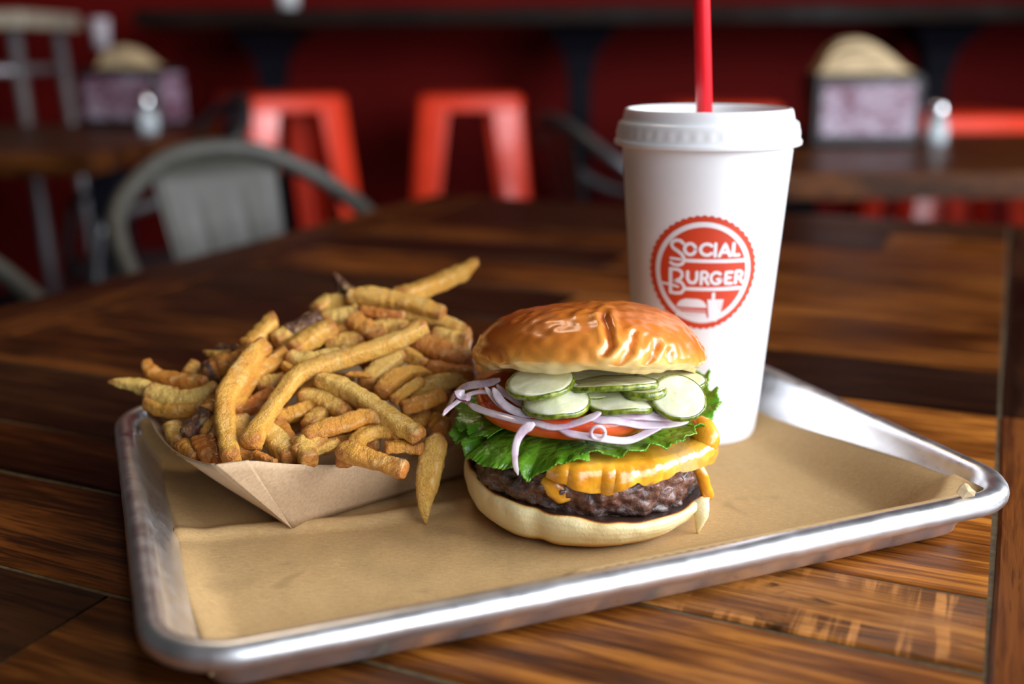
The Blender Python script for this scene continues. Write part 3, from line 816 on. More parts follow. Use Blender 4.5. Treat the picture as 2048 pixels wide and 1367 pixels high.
# bottom bun --------------------------------------------------
prof = [(0, 0), (.034, .0), (.0405, .0004), (.0448, .0020), (.0478, .0048), (.0495, .0080), (.0503, .0112), (.0503, .0135), (.0497, .0152), (.0485, .0162), (.0465, .0164), (.041, .0158), (0, .0152)]
P2 = []
for k in range(len(prof) - 1):
    a, b = prof[k], prof[k + 1]; q = 4 if k in (1, 2, 3, 4, 5, 6) else (10 if k in (0, 11) else 3)
    for i in range(q): P2.append((a[0] + (b[0] - a[0]) * i / q, a[1] + (b[1] - a[1]) * i / q))
P2.append(prof[-1])
V = []; bake = []; BBC = BC + Vector((.0, -.0052, .0034))
for r, z in P2:
    for i in range(nt):
        a = 2 * math.pi * i / nt
        rr = r * (1.00 + .012 * math.cos(2 * a + 1) + .018 * nz(math.cos(a) * 1.5, math.sin(a) * 1.5, 2, 1.4) * (r / .04))
        # pinch and dent at the front left, torn crumb at the front right
        da = (a - R(243) + math.pi) % (2 * math.pi) - math.pi
        rr -= .0016 * math.exp(-(da / .09) ** 2) * sstep(.02, .045, r)
        x, y = rr * math.cos(a), rr * math.sin(a)
        fz = 1 - (.10 * sstep(.2, 1, -math.sin(a)) + .27 * math.cos(a)) * sstep(.002, .014, z) * sstep(0, .04, r)
        zz = z * fz
        zz += .0006 * nz(x, y, 0, 60) * sstep(0, .004, z)
        rr2 = .0010 * nz(x, y, z, 55) + .0005 * nz(x, y, z, 150)
        x += rr2 * math.cos(a); y += rr2 * math.sin(a)
        V.append(BBC + Vector((x, y, max(0.0, zz))))
        b = .74 * (1 - sstep(.0004, .0065, z + .0012 * nz(x, y, 0, 70))) + .08
        if z > .0125: b += .95 * sstep(.0145, .0163, z) * sstep(.0500, .0478, r + .0016 * nz(x, y, 2, 90))
        b += .14 * max(0, nz(x, y, z, 60, 5))
        bake.append(b)
F = []
for k in range(len(P2) - 1):
    for i in range(nt): F.append((k * nt + i, k * nt + (i + 1) % nt, (k + 1) * nt + (i + 1) % nt, (k + 1) * nt + i))
bb = obj('bottom_bun', V, F, BUNB, burger, attrs={'bake': bake})
# torn flap of crumb hanging at the right
C = spline([pt(1398, 1000, .399), pt(1403, 1020, .396), pt(1399, 1042, .3945), pt(1395, 1066, .394)], 12)
V, F = sweep(C, lambda t: [((.0038 * (1 - t) ** .8 + .0004) * math.cos(a) * (1 + .3 * nz(a, t * 5, 0, 1)), (.0016 * (1 - t) + .0004) * math.sin(a)) for a in [2 * math.pi * i / 10 for i in range(10)]], (0, -1, 0))
obj('torn_crumb', V, F, BUNB, burger, attrs={'bake': [.02] * len(V)})
# patty -------------------------------------------------------
def patty_mat():
    M = Mat('seared ground beef'); v = M.coord()
    n1 = M.noise(v, 130, 6, .65); n2 = M.noise(v, 420, 5, .7); n3 = M.noise(v, 60, 4, .6)
    ch = M.attr('char')
    f = M.math('ADD', M.math('MULTIPLY', n1, .6), M.math('MULTIPLY', n2, .4))
    c = M.ramp(f, [(.34, (.016, .006, .005)), (.46, (.075, .024, .014)), (.56, (.17, .060, .032)), (.68, (.24, .09, .045))])
    c = M.mix(M.math('ADD', ch, M.math('MULTIPLY', M.math('SUBTRACT', n3, .5), .8), True), c, (.010, .005, .004))
    M.set(col=c, rough=M.ramp(n2, [(.35, (.16,) * 3), (.65, (.45,) * 3)]), spec=.6, coat=.5, coatr=.15, sss=.05, sssr=(.003, .001, .001), ssss=1.0)
    M.bump(M.math('ADD', n1, n2), .7, .0016)
    return M.m
nt2, nr2 = 300, 60
V = []; F = []; ch = []
PC = BC + Vector((-.0005, -.0035, .0168)); PH = .0195
for j in range(nr2 + 1):
    t = j / nr2
    if t < .15: r = .0440 * t / .15; z = 0
    elif t > .85: r = .0452 * (1 - t) / .15; z = PH
    else:
        s = (t - .15) / .70; al = -math.pi / 2 + s * math.pi
        r = .0440 + .0040 * math.cos(al) ** .6 if abs(math.cos(al)) > 1e-6 else .0435
        z = PH / 2 + PH / 2 * math.sin(al)
    for i in range(nt2):
        a = 2 * math.pi * i / nt2; x, y = r * math.cos(a), r * math.sin(a)
        q = Vector((x, y, z * 1.2))
        lump = noise.voronoi(q * 150)[0][0]
        lump2 = noise.voronoi(q * 330 + Vector((3, 1, 7)))[0][0]
        d = .0040 * (.55 - lump) + .0016 * (.5 - lump2) + .0030 * noise.noise(q * 75)
        k = sstep(.02, .042, r)
        rr = r + d * k
        zz = z + d * .5 * (1 if z > PH / 2 else 0) * k
        # front edge lies lower than the back on the thinner front of the bun
        zz -= .0036 * math.cos(a) * r / .048
        V.append(PC + Vector((rr * math.cos(a), rr * math.sin(a), zz)))
        ch.append(.75 * (1 - sstep(.05, .34, z / PH)) + .55 * sstep(-.2, .9, -math.cos(a)) * .7)
for k in range(nr2):
    for i in range(nt2): F.append((k * nt2 + i, k * nt2 + (i + 1) % nt2, (k + 1) * nt2 + (i + 1) % nt2, (k + 1) * nt2 + i))
obj('beef_patty', V, F, patty_mat(), burger, attrs={'char': ch})
# cheese ------------------------------------------------------
def cheese_mat():
    M = Mat('melted cheddar'); v = M.coord(); n1 = M.noise(v, 75, 4, .55, .6); n2 = M.noise(v, 250, 3, .6)
    c = M.ramp(n1, [(.3, (.56, .20, .010)), (.55, (.80, .36, .022)), (.75, (.86, .48, .07))])
    p = M.attr('pale')
    c = M.mix(p, c, (.56, .33, .15))
    br = M.ramp(M.noise(v, 130, 4, .6, .8), [(.64, (0, 0, 0)), (.72, (.8, .8, .8))])
    c = M.mix(br, c, (.30, .13, .05))
    M.set(col=c, rough=.20, spec=.55, coat=.6, coatr=.12, sss=.22, sssr=(.008, .004, .001), ssss=1.0)
    M.bump(M.math('ADD', n1, M.math('MULTIPLY', n2, .3)), .35, .0020)
    return M.m
CHE = cheese_mat()
# drape length below the patty's top edge by angle (degrees, 270 faces the camera)
drape = [(170, 0), (228, .000), (236, .0008), (243, .0014), (250, .0022), (256, .0020), (262, .0040), (268, .0062), (276, .0070), (281, .0042), (288, .0022), (295, .0034), (303, .0020), (312, .0016), (322, .0034), (330, .0030), (340, .0060), (352, .0075), (362, .006), (375, .004), (395, .002), (420, 0)]
V = []; F = []; pale = []
na, ns = 220, 46
for i in range(na + 1):
    ad = 250 + (425 - 250) * i / na; a = R(ad)
    dl = interp(ad, drape) + .0008 * nz(ad * .12, 1, 0)
    rip = .0011 * nz(ad * .10, 3, 0) + .0007 * nz(ad * .28, 3, 5)
    bulge = .0045 * math.exp(-((ad - 343) / 14) ** 2)
    for j in range(ns + 1):
        s = j / ns
        Ltot = .016 + .0035 + dl
        q = s * Ltot
        if q < .016: r = .0300 + q; z = .0345
        elif q < .016 + .0035:
            u = (q - .016) / .0035 * math.pi / 2; r = .0460 + .0024 * math.sin(u); z = .0345 - .0024 * (1 - math.cos(u))
        else:
            e = q - .0195; r = .0484 + .0004 * math.sin(e * 600) - .12 * e; z = .0345 - .0024 - e
        fr = 1 - .26 * 0
        z -= .0028 * math.cos(a) * r / .048 - .0032
        rr = r + rip * sstep(.044, .047, r) + bulge * sstep(.042, .048, r)
        rr += .0006 * noise.noise(Vector((r * math.cos(a), r * math.sin(a), z)) * 240) * sstep(.03, .045, r) + .0024 * noise.noise(Vector((r * math.cos(a), r * math.sin(a), z)) * 95)
        th = .0012 * sstep(0, .18, 1 - s) ** .5 + .0004
        z += .0018 * math.exp(-((ad - 343) / 15) ** 2) * sstep(.04, .045, r)
        V.append(BC + Vector((rr * math.cos(a), rr * math.sin(a) - .0035, z)))
        pale.append(.75 * math.exp(-((ad - 318) / 9) ** 2) * sstep(.3, .7, s) + .30 * sstep(.35, .5, nz(ad * .1, s * 4, 2)))
for i in range(na):
    for j in range(ns): F.append((i * (ns + 1) + j, i * (ns + 1) + j + 1, (i + 1) * (ns + 1) + j + 1, (i + 1) * (ns + 1) + j))
o = obj('cheese_slice', V, F, CHE, burger, attrs={'pale': pale}); solid(o, .0024, 1)
bm_ = o.modifiers.new('b', 'BEVEL'); bm_.width = .0008; bm_.segments = 2; bm_.limit_method = 'ANGLE'; bm_.angle_limit = R(50)
def blob(P, W, name, parent, m, up=(0, -1, 0), attrs=None, flat=.5, n=26):
    C = spline(P, n); k = rnd.random() * 30
    V, F = sweep(C, lambda t: [(interp(t, W) * math.cos(a) * (1 + .15 * nz(a, t * 6, k)), flat * interp(t, W) * math.sin(a)) for a in [2 * math.pi * i / 12 for i in range(12)]], up)
    at = {q: [w_] * len(V) for q, w_ in (attrs or {}).items()}
    return obj(name, V, F, m, parent, attrs=at)
chs = [x for x in col.objects if x.name == 'cheese_slice'][0]; sub(chs, burger)
blob([pt(1086, 958, .3805), pt(1102, 970, .3785), pt(1122, 990, .3785), pt(1146, 996, .3795)], [(0, .0022), (.3, .0038), (.7, .0036), (1, .001)], 'cheese_drip', chs, CHE, attrs={'pale': 0.0})
blob([pt(1392, 925, .404), pt(1404, 950, .4035), pt(1410, 972, .4035), pt(1422, 998, .4035)], [(0, .0022), (.3, .0026), (.8, .0026), (.95, .0018), (1, .0006)], 'cheese_drip', chs, CHE, attrs={'pale': 0.0}, flat=.7)
blob([pt(1384, 842, .412), pt(1402, 858, .408), pt(1410, 880, .405), pt(1402, 910, .404)], [(0, .0030), (.3, .0055), (.7, .0060), (1, .002)], 'cheese_drip', chs, CHE, attrs={'pale': 0.0}, flat=.75)

# lettuce -----------------------------------------------------
def lettuce_mat():
    M = Mat('green leaf lettuce'); v = M.coord(); n1 = M.noise(v, 70, 5, .6, .5); n2 = M.noise(v, 500, 3, .6)
    e = M.attr('edge')
    c = M.ramp(n1, [(.3, (.09, .30, .012)), (.5, (.20, .50, .025)), (.7, (.42, .72, .10))])
    c = M.mix(M.math('MULTIPLY', e, .5), c, (.07, .28, .010))
    vn = M.n('ShaderNodeTexVoronoi'); vn.feature = 'DISTANCE_TO_EDGE'; vn.inputs['Scale'].default_value = 190; M.l(v, vn.inputs['Vector'])
    vein = M.ramp(vn.outputs['Distance'], [(0.0, (.25, .25, .25)), (.04, (0, 0, 0))])
    c = M.mix(vein, c, (.46, .68, .18))
    M.set(col=c, rough=.26, spec=.5, coat=.25, coatr=.12, sss=.15, sssr=(.002, .004, .001), ssss=1.0)
    M.bump(M.math('ADD', M.math('MULTIPLY', vn.outputs['Distance'], 3.0), n2), .35, .0010)
    # thin leaf lets light through
    tl = M.n('ShaderNodeBsdfTranslucent'); M.l(c, tl.inputs[0]); mx = M.n('ShaderNodeMixShader'); mx.inputs[0].default_value = .25
    M.l(M.b.outputs[0], mx.inputs[1]); M.l(tl.outputs[0], mx.inputs[2]); M.l(mx.outputs[0], M.out.inputs[0])
    return M.m
LET = lettuce_mat()
def leaf(name, a0, a1, rin, tab_r, tab_z, freq, amp, zin, seed, c=BC, na=260, ns=30):
    V = []; F = []; ed = []
    for i in range(na + 1):
        u = i / na; ad = a0 + (a1 - a0) * u; a = R(ad)
        ro = interp(ad, tab_r); zo = interp(ad, tab_z)
        jag = .0011 * nz(ad * 1.1, seed, 0) + .0007 * nz(ad * 2.6, seed, 4)
        endt = min(1, min(u, 1 - u) / .04)
        for j in range(ns + 1):
            s = j / ns; k = s * s * (3 - 2 * s)
            r = rin + (ro + jag * (s > .9) - rin) * s
            z = zin + (zo - zin) * (s ** 2.4)
            w = math.sin(freq * a + 1.3 * nz(ad * .05, seed, 1) * 6 + seed)
            w2 = math.sin(freq * 2.7 * a + seed * 2 + 2.5 * nz(ad * .09, seed, 8))
            A = amp * interp(ad, [(a0, .8), ((a0 + a1) / 2, 1.1), (a1, .8)]) * (.6 + .8 * abs(nz(ad * .06, seed, 3)))
            z += A * (s ** 3) * w + A * .40 * (s ** 4) * w2 - .0015 * (1 - s)
            r += A * .6 * (s ** 2) * math.cos(freq * a + seed) + A * .35 * s ** 3 * math.cos(freq * 2.7 * a + seed)
            aa = a + (A * 9) * (s ** 3) * math.sin(freq * 2.7 * a + seed + 1.2)
            V.append(c + Vector((r * math.cos(aa), r * math.sin(aa), z))); ed.append(s ** 2)
    for i in range(na):
        for j in range(ns): F.append((i * (ns + 1) + j, i * (ns + 1) + j + 1, (i + 1) * (ns + 1) + j + 1, (i + 1) * (ns + 1) + j))
    o = obj(name, V, F, LET, burger, attrs={'edge': ed}); solid(o, .00045, 0)
    return o
leaf('lettuce_leaf', 168, 268, .030, [(168, .052), (190, .0555), (215, .0575), (240, .0570), (256, .0545), (268, .0530)], [(168, .0425), (190, .0375), (205, .0350), (225, .0335), (243, .0345), (252, .0385), (262, .0410), (268, .0425)], 11, .0024, .0440, 1.3)
leaf('lettuce_leaf', 255, 335, .032, [(255, .0495), (270, .0505), (290, .0505), (310, .0510), (335, .0520)], [(255, .0415), (270, .0435), (285, .0440), (300, .0430), (320, .0440), (335, .0450)], 13, .0020, .0435, 4.1)
leaf('lettuce_leaf', 332, 425, .036, [(332, .0510), (345, .0530), (360, .0560), (380, .0560), (425, .050)], [(332, .0440), (350, .0475), (370, .0520), (390, .050), (425, .046)], 12, .0028, .0455, 7.7)
leaf('lettuce_leaf', 150, 215, .034, [(150, .050), (170, .055), (190, .0545), (215, .050)], [(150, .044), (170, .0445), (190, .0425), (215, .042)], 10, .0026, .0460, 9.2)

# tomato ------------------------------------------------------
def tomato_mat():
    M = Mat('tomato flesh and skin'); v = M.coord(); n1 = M.noise(v, 60, 4); n2 = M.noise(v, 350, 3)
    c = M.ramp(n1, [(.3, (.58, .055, .012)), (.6, (.74, .12, .025)), (.8, (.80, .22, .06))])
    M.set(col=c, rough=.16, spec=.5, coat=.4, coatr=.08, sss=.25, sssr=(.006, .002, .001), ssss=1.0)
    M.bump(M.math('ADD', n1, n2), .12, .0008)
    return M.m
pf = [(0, 0), (.036, 0), (.0385, .0006), (.0402, .0024), (.0410, .0048), (.0408, .0066), (.0398, .0078), (.0375, .0084), (0, .0084)]
V, F = lathe(pf, 120, (0, 0, 0), lambda r, z, a: r * (1 + .012 * math.cos(5 * a) + .01 * math.sin(3 * a)))
tc_ = BC + Vector((-.0050, -.0066, .0462))
V = [tilt(Vector((v.x, v.y, v.z * 1.12)), tc_, R(0), R(0)) for v in V]
o = obj('tomato_slice', V, F, tomato_mat(), burger); sm(o)
o2 = obj('tomato_slice', [tilt(v * .93, BC + Vector((.008, .010, .0455)), R(8), R(-3)) for v in lathe(pf, 90)[0]], lathe(pf, 90)[1], tomato_mat(), burger)

# onions ------------------------------------------------------
def onion_mat():
    M = Mat('red onion'); v = M.coord(); e = M.attr('skin')
    n1 = M.noise(v, 240, 4, .6); n2 = M.noise(v, 60, 3)
    c = M.ramp(n2, [(.3, (.72, .56, .66)), (.7, (.90, .84, .86))])
    st = M.ramp(n1, [(.45, (0, 0, 0)), (.65, (.45, .45, .45))])
    c = M.mix(st, c, (.52, .20, .42))
    c = M.mix(M.ramp(M.math('ADD', e, M.math('MULTIPLY', M.math('SUBTRACT', n1, .5), .5)), [(.40, (0, 0, 0)), (.68, (1, 1, 1))]), c, (.26, .02, .13))
    M.set(col=c, rough=.18, spec=.5, coat=.4, coatr=.08, sss=.3, sssr=(.004, .003, .004), ssss=1.0)
    M.bump(n1, .15, .0006)
    tl = M.n('ShaderNodeBsdfTranslucent'); M.l(c, tl.inputs[0]); mx = M.n('ShaderNodeMixShader'); mx.inputs[0].default_value = .2
    M.l(M.b.outputs[0], mx.inputs[1]); M.l(tl.outputs[0], mx.inputs[2]); M.l(mx.outputs[0], M.out.inputs[0])
    return M.m
ONI = onion_mat()
def onion(P, w, Y, up=(0, -.5, .85), th=.0010, n=40, w2=None, lab=None):
    """sliver of a ring: w = width in picture pixels, Y = depth(s)"""
    Ys = Y if isinstance(Y, (list, tuple)) else [Y] * len(P)
    C = spline([pt(x, y, yy) for (x, y), yy in zip(P, Ys)], n)
    sk = []; k = rnd.random() * 40
    h = w * .40 / FPX / 2; h2 = (w2 if w2 is not None else w) * .40 / FPX / 2
    def prof(t):
        hh = (h + (h2 - h) * t) * (.35 + .65 * min(1, min(t, 1 - t) / .10)) * (1 + .12 * nz(t * 8, k, 0)); out = []
        for i in range(12):
            a = 2 * math.pi * i / 12; ca, sa = math.cos(a), math.sin(a)
            out.append((hh * (abs(ca) ** .55) * (1 if ca > 0 else -1), th * .6 * (abs(sa) ** .7) * (1 if sa > 0 else -1) + .0006 * math.sin(t * 9 + k)))
            sk.append(max(0, abs(ca) ** 3 * (1.0 if ca < 0 else .35)))
        return out
    V, F = sweep(C, prof, up)
    return obj('onion_sliver', V, F, ONI, burger, attrs={'skin': sk})
onion([(936, 806), (958, 819), (983, 828), (1032, 838), (1073, 843), (1106, 852), (1147, 848), (1188, 834), (1208, 818)], 19, [.404, .398, .393, .386, .383, .381, .381, .382, .385])
onion([(886, 832), (899, 814), (922, 797), (954, 786), (988, 782)], 11, [.395, .399, .404, .408, .410])
onion([(896, 812), (906, 790), (932, 775), (965, 766), (1000, 758)], 22, [.424, .42, .416, .412, .41])
onion([(940, 800), (922, 790), (917, 782)], 20, [.403, .404, .406], w2=24)
onion([(986, 778), (1006, 806), (1044, 824), (1089, 829), (1147, 820)], 20, [.399, .393, .388, .385, .386])
onion([(994, 768), (1016, 792), (1052, 812), (1100, 818)], 15, [.406, .400, .394, .39])
onion([(970, 776), (992, 800), (1020, 820), (1060, 832)], 12, [.402, .396, .391, .387])
onion([(1114, 856), (1147, 869), (1200, 877), (1245, 880), (1272, 874), (1304, 858), (1331, 847), (1372, 842)], 18, [.381, .379, .378, .379, .381, .384, .388, .394])
onion([(1179, 840), (1229, 842), (1290, 847), (1351, 846), (1380, 834)], 22, [.382, .382, .384, .389, .394])
onion([(1196, 828), (1262, 832), (1325, 838), (1374, 832)], 15, [.385, .384, .388, .394])
onion([(1208, 818), (1270, 822), (1334, 830), (1372, 828)], 13, [.387, .387, .390, .396])
onion([(1230, 808), (1290, 812), (1350, 822)], 12, [.391, .391, .394])
onion([(1068, 846), (1046, 862), (1032, 890), (1030, 922), (1036, 950)], 22, [.379, .3775, .376, .376, .3765], up=(0, -1, .2), w2=9)
C = [pt(1196 + 14 * math.cos(t), 865 + 13 * math.sin(t), .3765) for t in [2 * math.pi * i / 24 for i in range(25)]]
V, F = sweep(C, lambda t: [(.0007 * math.cos(a), .0007 * math.sin(a)) for a in [2 * math.pi * i / 8 for i in range(8)]], (0, -1, 0))
obj('onion_ring', V, F, ONI, burger, attrs={'skin': [.1] * len(V)})

# pickles -----------------------------------------------------
def pickle_mat():
    M = Mat('pickle flesh'); v = M.coord(); n1 = M.noise(v, 110, 4, .6); n2 = M.noise(v, 500, 3)
    c = M.ramp(n1, [(.3, (.64, .66, .38)), (.6, (.80, .80, .58)), (.8, (.88, .88, .72))])
    M.set(col=c, rough=.15, spec=.5, coat=.5, coatr=.06, sss=.35, sssr=(.006, .006, .003), ssss=1.0)
    M.bump(M.math('ADD', n1, n2), .2, .0008)
    return M.m
def rind_mat():
    M = Mat('pickle rind'); v = M.coord(); n1 = M.noise(v, 400, 4, .6)
    M.set(col=M.ramp(n1, [(.35, (.045, .075, .004)), (.55, (.17, .22, .015)), (.75, (.36, .38, .05))]), rough=.22, coat=.4, coatr=.1)
    M.bump(n1, .4, .0008)
    return M.m
PIC, RIND = pickle_mat(), rind_mat()
def pickle(cx, cy, Y, wa, wb, pitch, roll=0, yaw=0, bend=0.0, th=.0022, wav=.0):
    """oval slice: wa half width, wb half length (m); pitch 90 faces the camera"""
    c = pt(cx, cy, Y); n = 72
    M = Matrix.Rotation(yaw, 3, 'Z') @ Matrix.Rotation(roll, 3, 'Y') @ Matrix.Rotation(pitch, 3, 'X')
    k = rnd.random() * 20
    def P(x, y, z):
        z += bend * ((x / wa) ** 2 - .4) + wav * math.sin(x / wa * 3 + k) + .0003 * nz(x, y, k, 200)
        return c + M @ Vector((x, y, z))
    rings = [(0, th / 2), (.5, th / 2), (.82, th / 2), (.93, th * .5), (.93, -th * .5), (.82, -th / 2), (.5, -th / 2), (0, -th / 2)]
    V = []; F = []
    for r, z in rings:
        for i in range(n):
            a = 2 * math.pi * i / n; q = 1 + .02 * nz(math.cos(a) * 2, math.sin(a) * 2, k)
            V.append(P(wa * r * q * math.cos(a), wb * r * q * math.sin(a), z))
    for j in range(len(rings) - 1):
        for i in range(n): F.append((j * n + i, (j + 1) * n + i, (j + 1) * n + (i + 1) % n, j * n + (i + 1) % n))
    o = obj('pickle_slice', V, F, PIC, burger)
    V = []; F = []; m = 8
    for i in range(n):
        a = 2 * math.pi * i / n; q = 1 + .02 * nz(math.cos(a) * 2, math.sin(a) * 2, k) + .004 * math.sin(a * 23)
        for j in range(m):
            b = 2 * math.pi * j / m
            V.append(P((wa * .95 * q + .0007 * math.cos(b)) * math.cos(a), (wb * .95 * q + .0007 * math.cos(b)) * math.sin(a), (th * .54) * math.sin(b)))
    for i in range(n):
        for j in range(m): F.append((i * m + j, ((i + 1) % n) * m + j, ((i + 1) % n) * m + (j + 1) % m, i * m + (j + 1) % m))
    sub(o, burger); obj('rind', V, F, RIND, o)
pickle(1230, 760, .412, .0225, .014, R(2), R(2))
pickle(1340, 760, .412, .0150, .012, R(3), R(2))
pickle(1222, 768, .400, .0190, .013, R(-8), R(-3), bend=-.0012)
pickle(1288, 784, .396, .0088, .009, R(-8), R(-2), th=.0030)
pickle(1080, 764, .396, .0136, .0130, R(12), R(-7), bend=-.0010)
pickle(1112, 800, .3905, .0134, .0125, R(18), R(-3), bend=-.0030)
pickle(1238, 804, .3920, .0136, .0115, R(5), R(6), wav=.0014)
pickle(1356, 796, .3925, .0110, .0118, R(29), R(3), bend=-.0008)
pickle(1170, 778, .404, .0150, .012, R(6), R(3))

# ------------------------------------------------------------------ the paper cup
CC = Vector((.0938, .5204, .0030))
cup = thing('drink_cup', CC, 'tall white paper cup with plastic lid and round red burger emblem', 'cup')
rb, rt_, hc = .0296, .0408, .1500
def cr_(z): return rb + (rt_ - rb) * z / hc
prof = [(0, .004), (rb - .0012, .004), (rb - .0010, .0), (rb, .0002)] + [(cr_(z), z) for z in np.linspace(.002, hc, 30)] + [(cr_(hc) - .0004, hc), (cr_(hc) - .0006, hc - .003), (rb - .0006, .006), (0, .006)]
V, F = lathe(prof, 128, CC); body = obj('cup_body', V, F, CUPM, cup, auto=50); sub(body, cup)
zl = .1425
lp = [(.0402, zl + .001), (.0432, zl), (.0440, zl + .0006), (.0441, zl + .0020), (.0432, zl + .0032), (.0428, zl + .0060), (.0424, zl + .0095), (.0420, zl + .0105), (.0408, zl + .0112), (.0402, zl + .0118), (.0396, zl + .0150), (.0390, zl + .0165), (.0380, zl + .0168),
      (.0370, zl + .0160), (.0364, zl + .0120), (.0356, zl + .0105), (.0200, zl + .0100), (.0195, zl + .0108), (.0060, zl + .0108), (.0052, zl + .0098), (0, zl + .0098)]
def lidr(r, z, a):
    k = math.exp(-((z - zl - .0062) / .0016) ** 2)
    return r + .0004 * k * (1 if math.cos(a * 44) > .2 else 0)
lp2 = []
for (a, b), (c_, d) in zip(lp, lp[1:]):
    for q in range(3): lp2.append((a + (c_ - a) * q / 3, b + (d - b) * q / 3))
lp2.append(lp[-1])
V, F = lathe(lp2, 176, CC, lidr); obj('lid', V, F, LIDM, cup, auto=45)
# straw
s0 = pt(1409, 238, .512); s1 = pt(1402, -40, .500); dirv = (s1 - s0).normalized()
A = s0 - dirv * .012; Bq = s0 + dirv * .115
V = []; F = []; ns_ = 28
q1 = dirv.orthogonal().normalized(); q2 = dirv.cross(q1)
for P_, r_ in ((A, .0038), (Bq, .0038), (Bq, .0034), (A, .0034)):
    for i in range(ns_):
        a = 2 * math.pi * i / ns_; V.append(P_ + q1 * r_ * math.cos(a) + q2 * r_ * math.sin(a))
for k in range(4):
    for i in range(ns_): F.append((k * ns_ + i, k * ns_ + (i + 1) % ns_, ((k + 1) % 4) * ns_ + (i + 1) % ns_, ((k + 1) % 4) * ns_ + i))
tag(obj('drinking_straw', V, F, STRAW, loc=A + Vector((0, 0, T)), auto=50), 'red plastic straw standing in the lid of the white cup', 'straw')
# printed emblem
LOGZ = .0868; LR = .0262
view = math.atan2(-CC.y, -CC.x)
view += .012
def onto(xn, v, off):
    """xn, v in units of the emblem radius -> point on the cup wall"""
    z = LOGZ + v * LR; r = cr_(z) + off
    a = view + math.asin(max(-.99, min(.99, xn * .65)))
    return CC + Vector((r * math.cos(a), r * math.sin(a), z))
def zc(X, Y): return (X - 610) / 505, -(Y - 672) / 566
logo = obj('emblem', *(lambda g: (g[0], g[1]))((lambda V, F: (V, F))(
    [onto(rr * (1 + (.035 * abs(math.cos(24 * th)) if k == 9 else 0) * 1) * math.cos(th), rr * (1 + (.035 * abs(math.cos(24 * th)) if k == 9 else 0)) * math.sin(th), .00015)
     for k, rr in enumerate([0.001, .12, .25, .38, .5, .62, .74, .85, .93, 1.0]) for th in [2 * math.pi * i / 240 for i in range(240)]],
    [(k * 240 + i, k * 240 + (i + 1) % 240, (k + 1) * 240 + (i + 1) % 240, (k + 1) * 240 + i) for k in range(9) for i in range(240)])), INKR, cup)
logo['label'] = 'red round emblem with scalloped edge'; sub(logo, cup)
def ringm(r0, r1, off):
    V = []; F = []; n = 160
    for k in range(4):
        rr = r0 + (r1 - r0) * k / 3
        for i in range(n):
            th = 2 * math.pi * i / n; V.append(onto(rr * math.cos(th) - .0, rr * math.sin(th), off))
    for k in range(3):
        for i in range(n): F.append((k * n + i, k * n + (i + 1) % n, (k + 1) * n + (i + 1) % n, (k + 1) * n + i))
    return V, F
V, F = ringm(.825, .915, .00025); obj('white_ring', V, F, INKW, logo)
class Ink(MB):
    def stroke(s, P, w, off=.00032, closed=False, seg=5):
        Q = []
        P = list(P)
        if closed: P.append(P[0])
        for (x0, y0), (x1, y1) in zip(P, P[1:]):
            L = math.hypot(x1 - x0, y1 - y0); k = max(1, int(L / 18))
            for i in range(k): Q.append((x0 + (x1 - x0) * i / k, y0 + (y1 - y0) * i / k))
        Q.append(P[-1]); n = len(Q); V = []; F = []
        for i, (x, y) in enumerate(Q):
            a = Q[max(0, i - 1)]; b = Q[min(n - 1, i + 1)]
            if closed and i in (0, n - 1): a, b = Q[n - 2], Q[1]
            dx, dy = b[0] - a[0], b[1] - a[1]; l = math.hypot(dx, dy) or 1; nx_, ny = -dy / l * w / 2, dx / l * w / 2
            V.append(onto(*zc(x + nx_, y + ny), off)); V.append(onto(*zc(x - nx_, y - ny), off))
        for i in range(n - 1): F.append((2 * i, 2 * i + 1, 2 * i + 3, 2 * i + 2))
        s.add(V, F)
        if not closed:
            for x, y in (Q[0], Q[-1]):
                V = [onto(*zc(x, y), off)] + [onto(*zc(x + w / 2 * math.cos(t), y + w / 2 * math.sin(t)), off) for t in [2 * math.pi * i / 14 for i in range(14)]]
                s.add(V, [(0, 1 + i, 1 + (i + 1) % 14) for i in range(14)])
        return s
    def rows(s, rows, off=.00032):
        V = []; F = []; k = 9
        for Y, a, b in rows:
            for i in range(k + 1): V.append(onto(*zc(a + (b - a) * i / k, Y), off))
        for j in range(len(rows) - 1):
            for i in range(k): F.append((j * (k + 1) + i, j * (k + 1) + i + 1, (j + 1) * (k + 1) + i + 1, (j + 1) * (k + 1) + i))
        s.add(V, F); return s
    def put(s, name, m=INKW): return obj(name, s.v, s.f, m, logo)
def arc(cx, cy, rx, ry, a0, a1, n=16): return [(cx + rx * math.cos(R(a0 + (a1 - a0) * i / n)), cy + ry * math.sin(R(a0 + (a1 - a0) * i / n))) for i in range(n + 1)]
w = 33
Ink().stroke([(418, 374), (392, 350), (350, 347), (315, 368), (308, 400), (325, 430), (365, 455), (405, 485), (425, 520), (428, 555), (410, 585), (375, 600), (330, 598), (300, 580)], 34).put('letter')
Ink().stroke(arc(484, 430, 52, 56, 0, 360), w, closed=False).put('letter')
Ink().stroke(arc(642, 430, 60, 56, -42, -318, 18), w).put('letter')
Ink().stroke([(722, 372), (722, 494)], w).put('letter')
Ink().stroke([(762, 494), (812, 372), (862, 494)], w).stroke([(790, 458), (836, 458)], 28).put('letter')
Ink().stroke([(892, 372), (892, 490), (946, 490)], w).put('letter')
Ink().stroke([(300, 535), (392, 540)], 26).stroke([(440, 547), (1025, 547)], 36).put('swash_line')
Ink().stroke([(298, 645), (298, 888)], 36).stroke([(298, 645), (370, 645), (408, 668), (414, 705), (392, 742), (345, 765)], 32).stroke([(345, 765), (405, 775), (432, 810), (432, 850), (402, 885), (345, 892), (298, 888)], 32).put('letter')
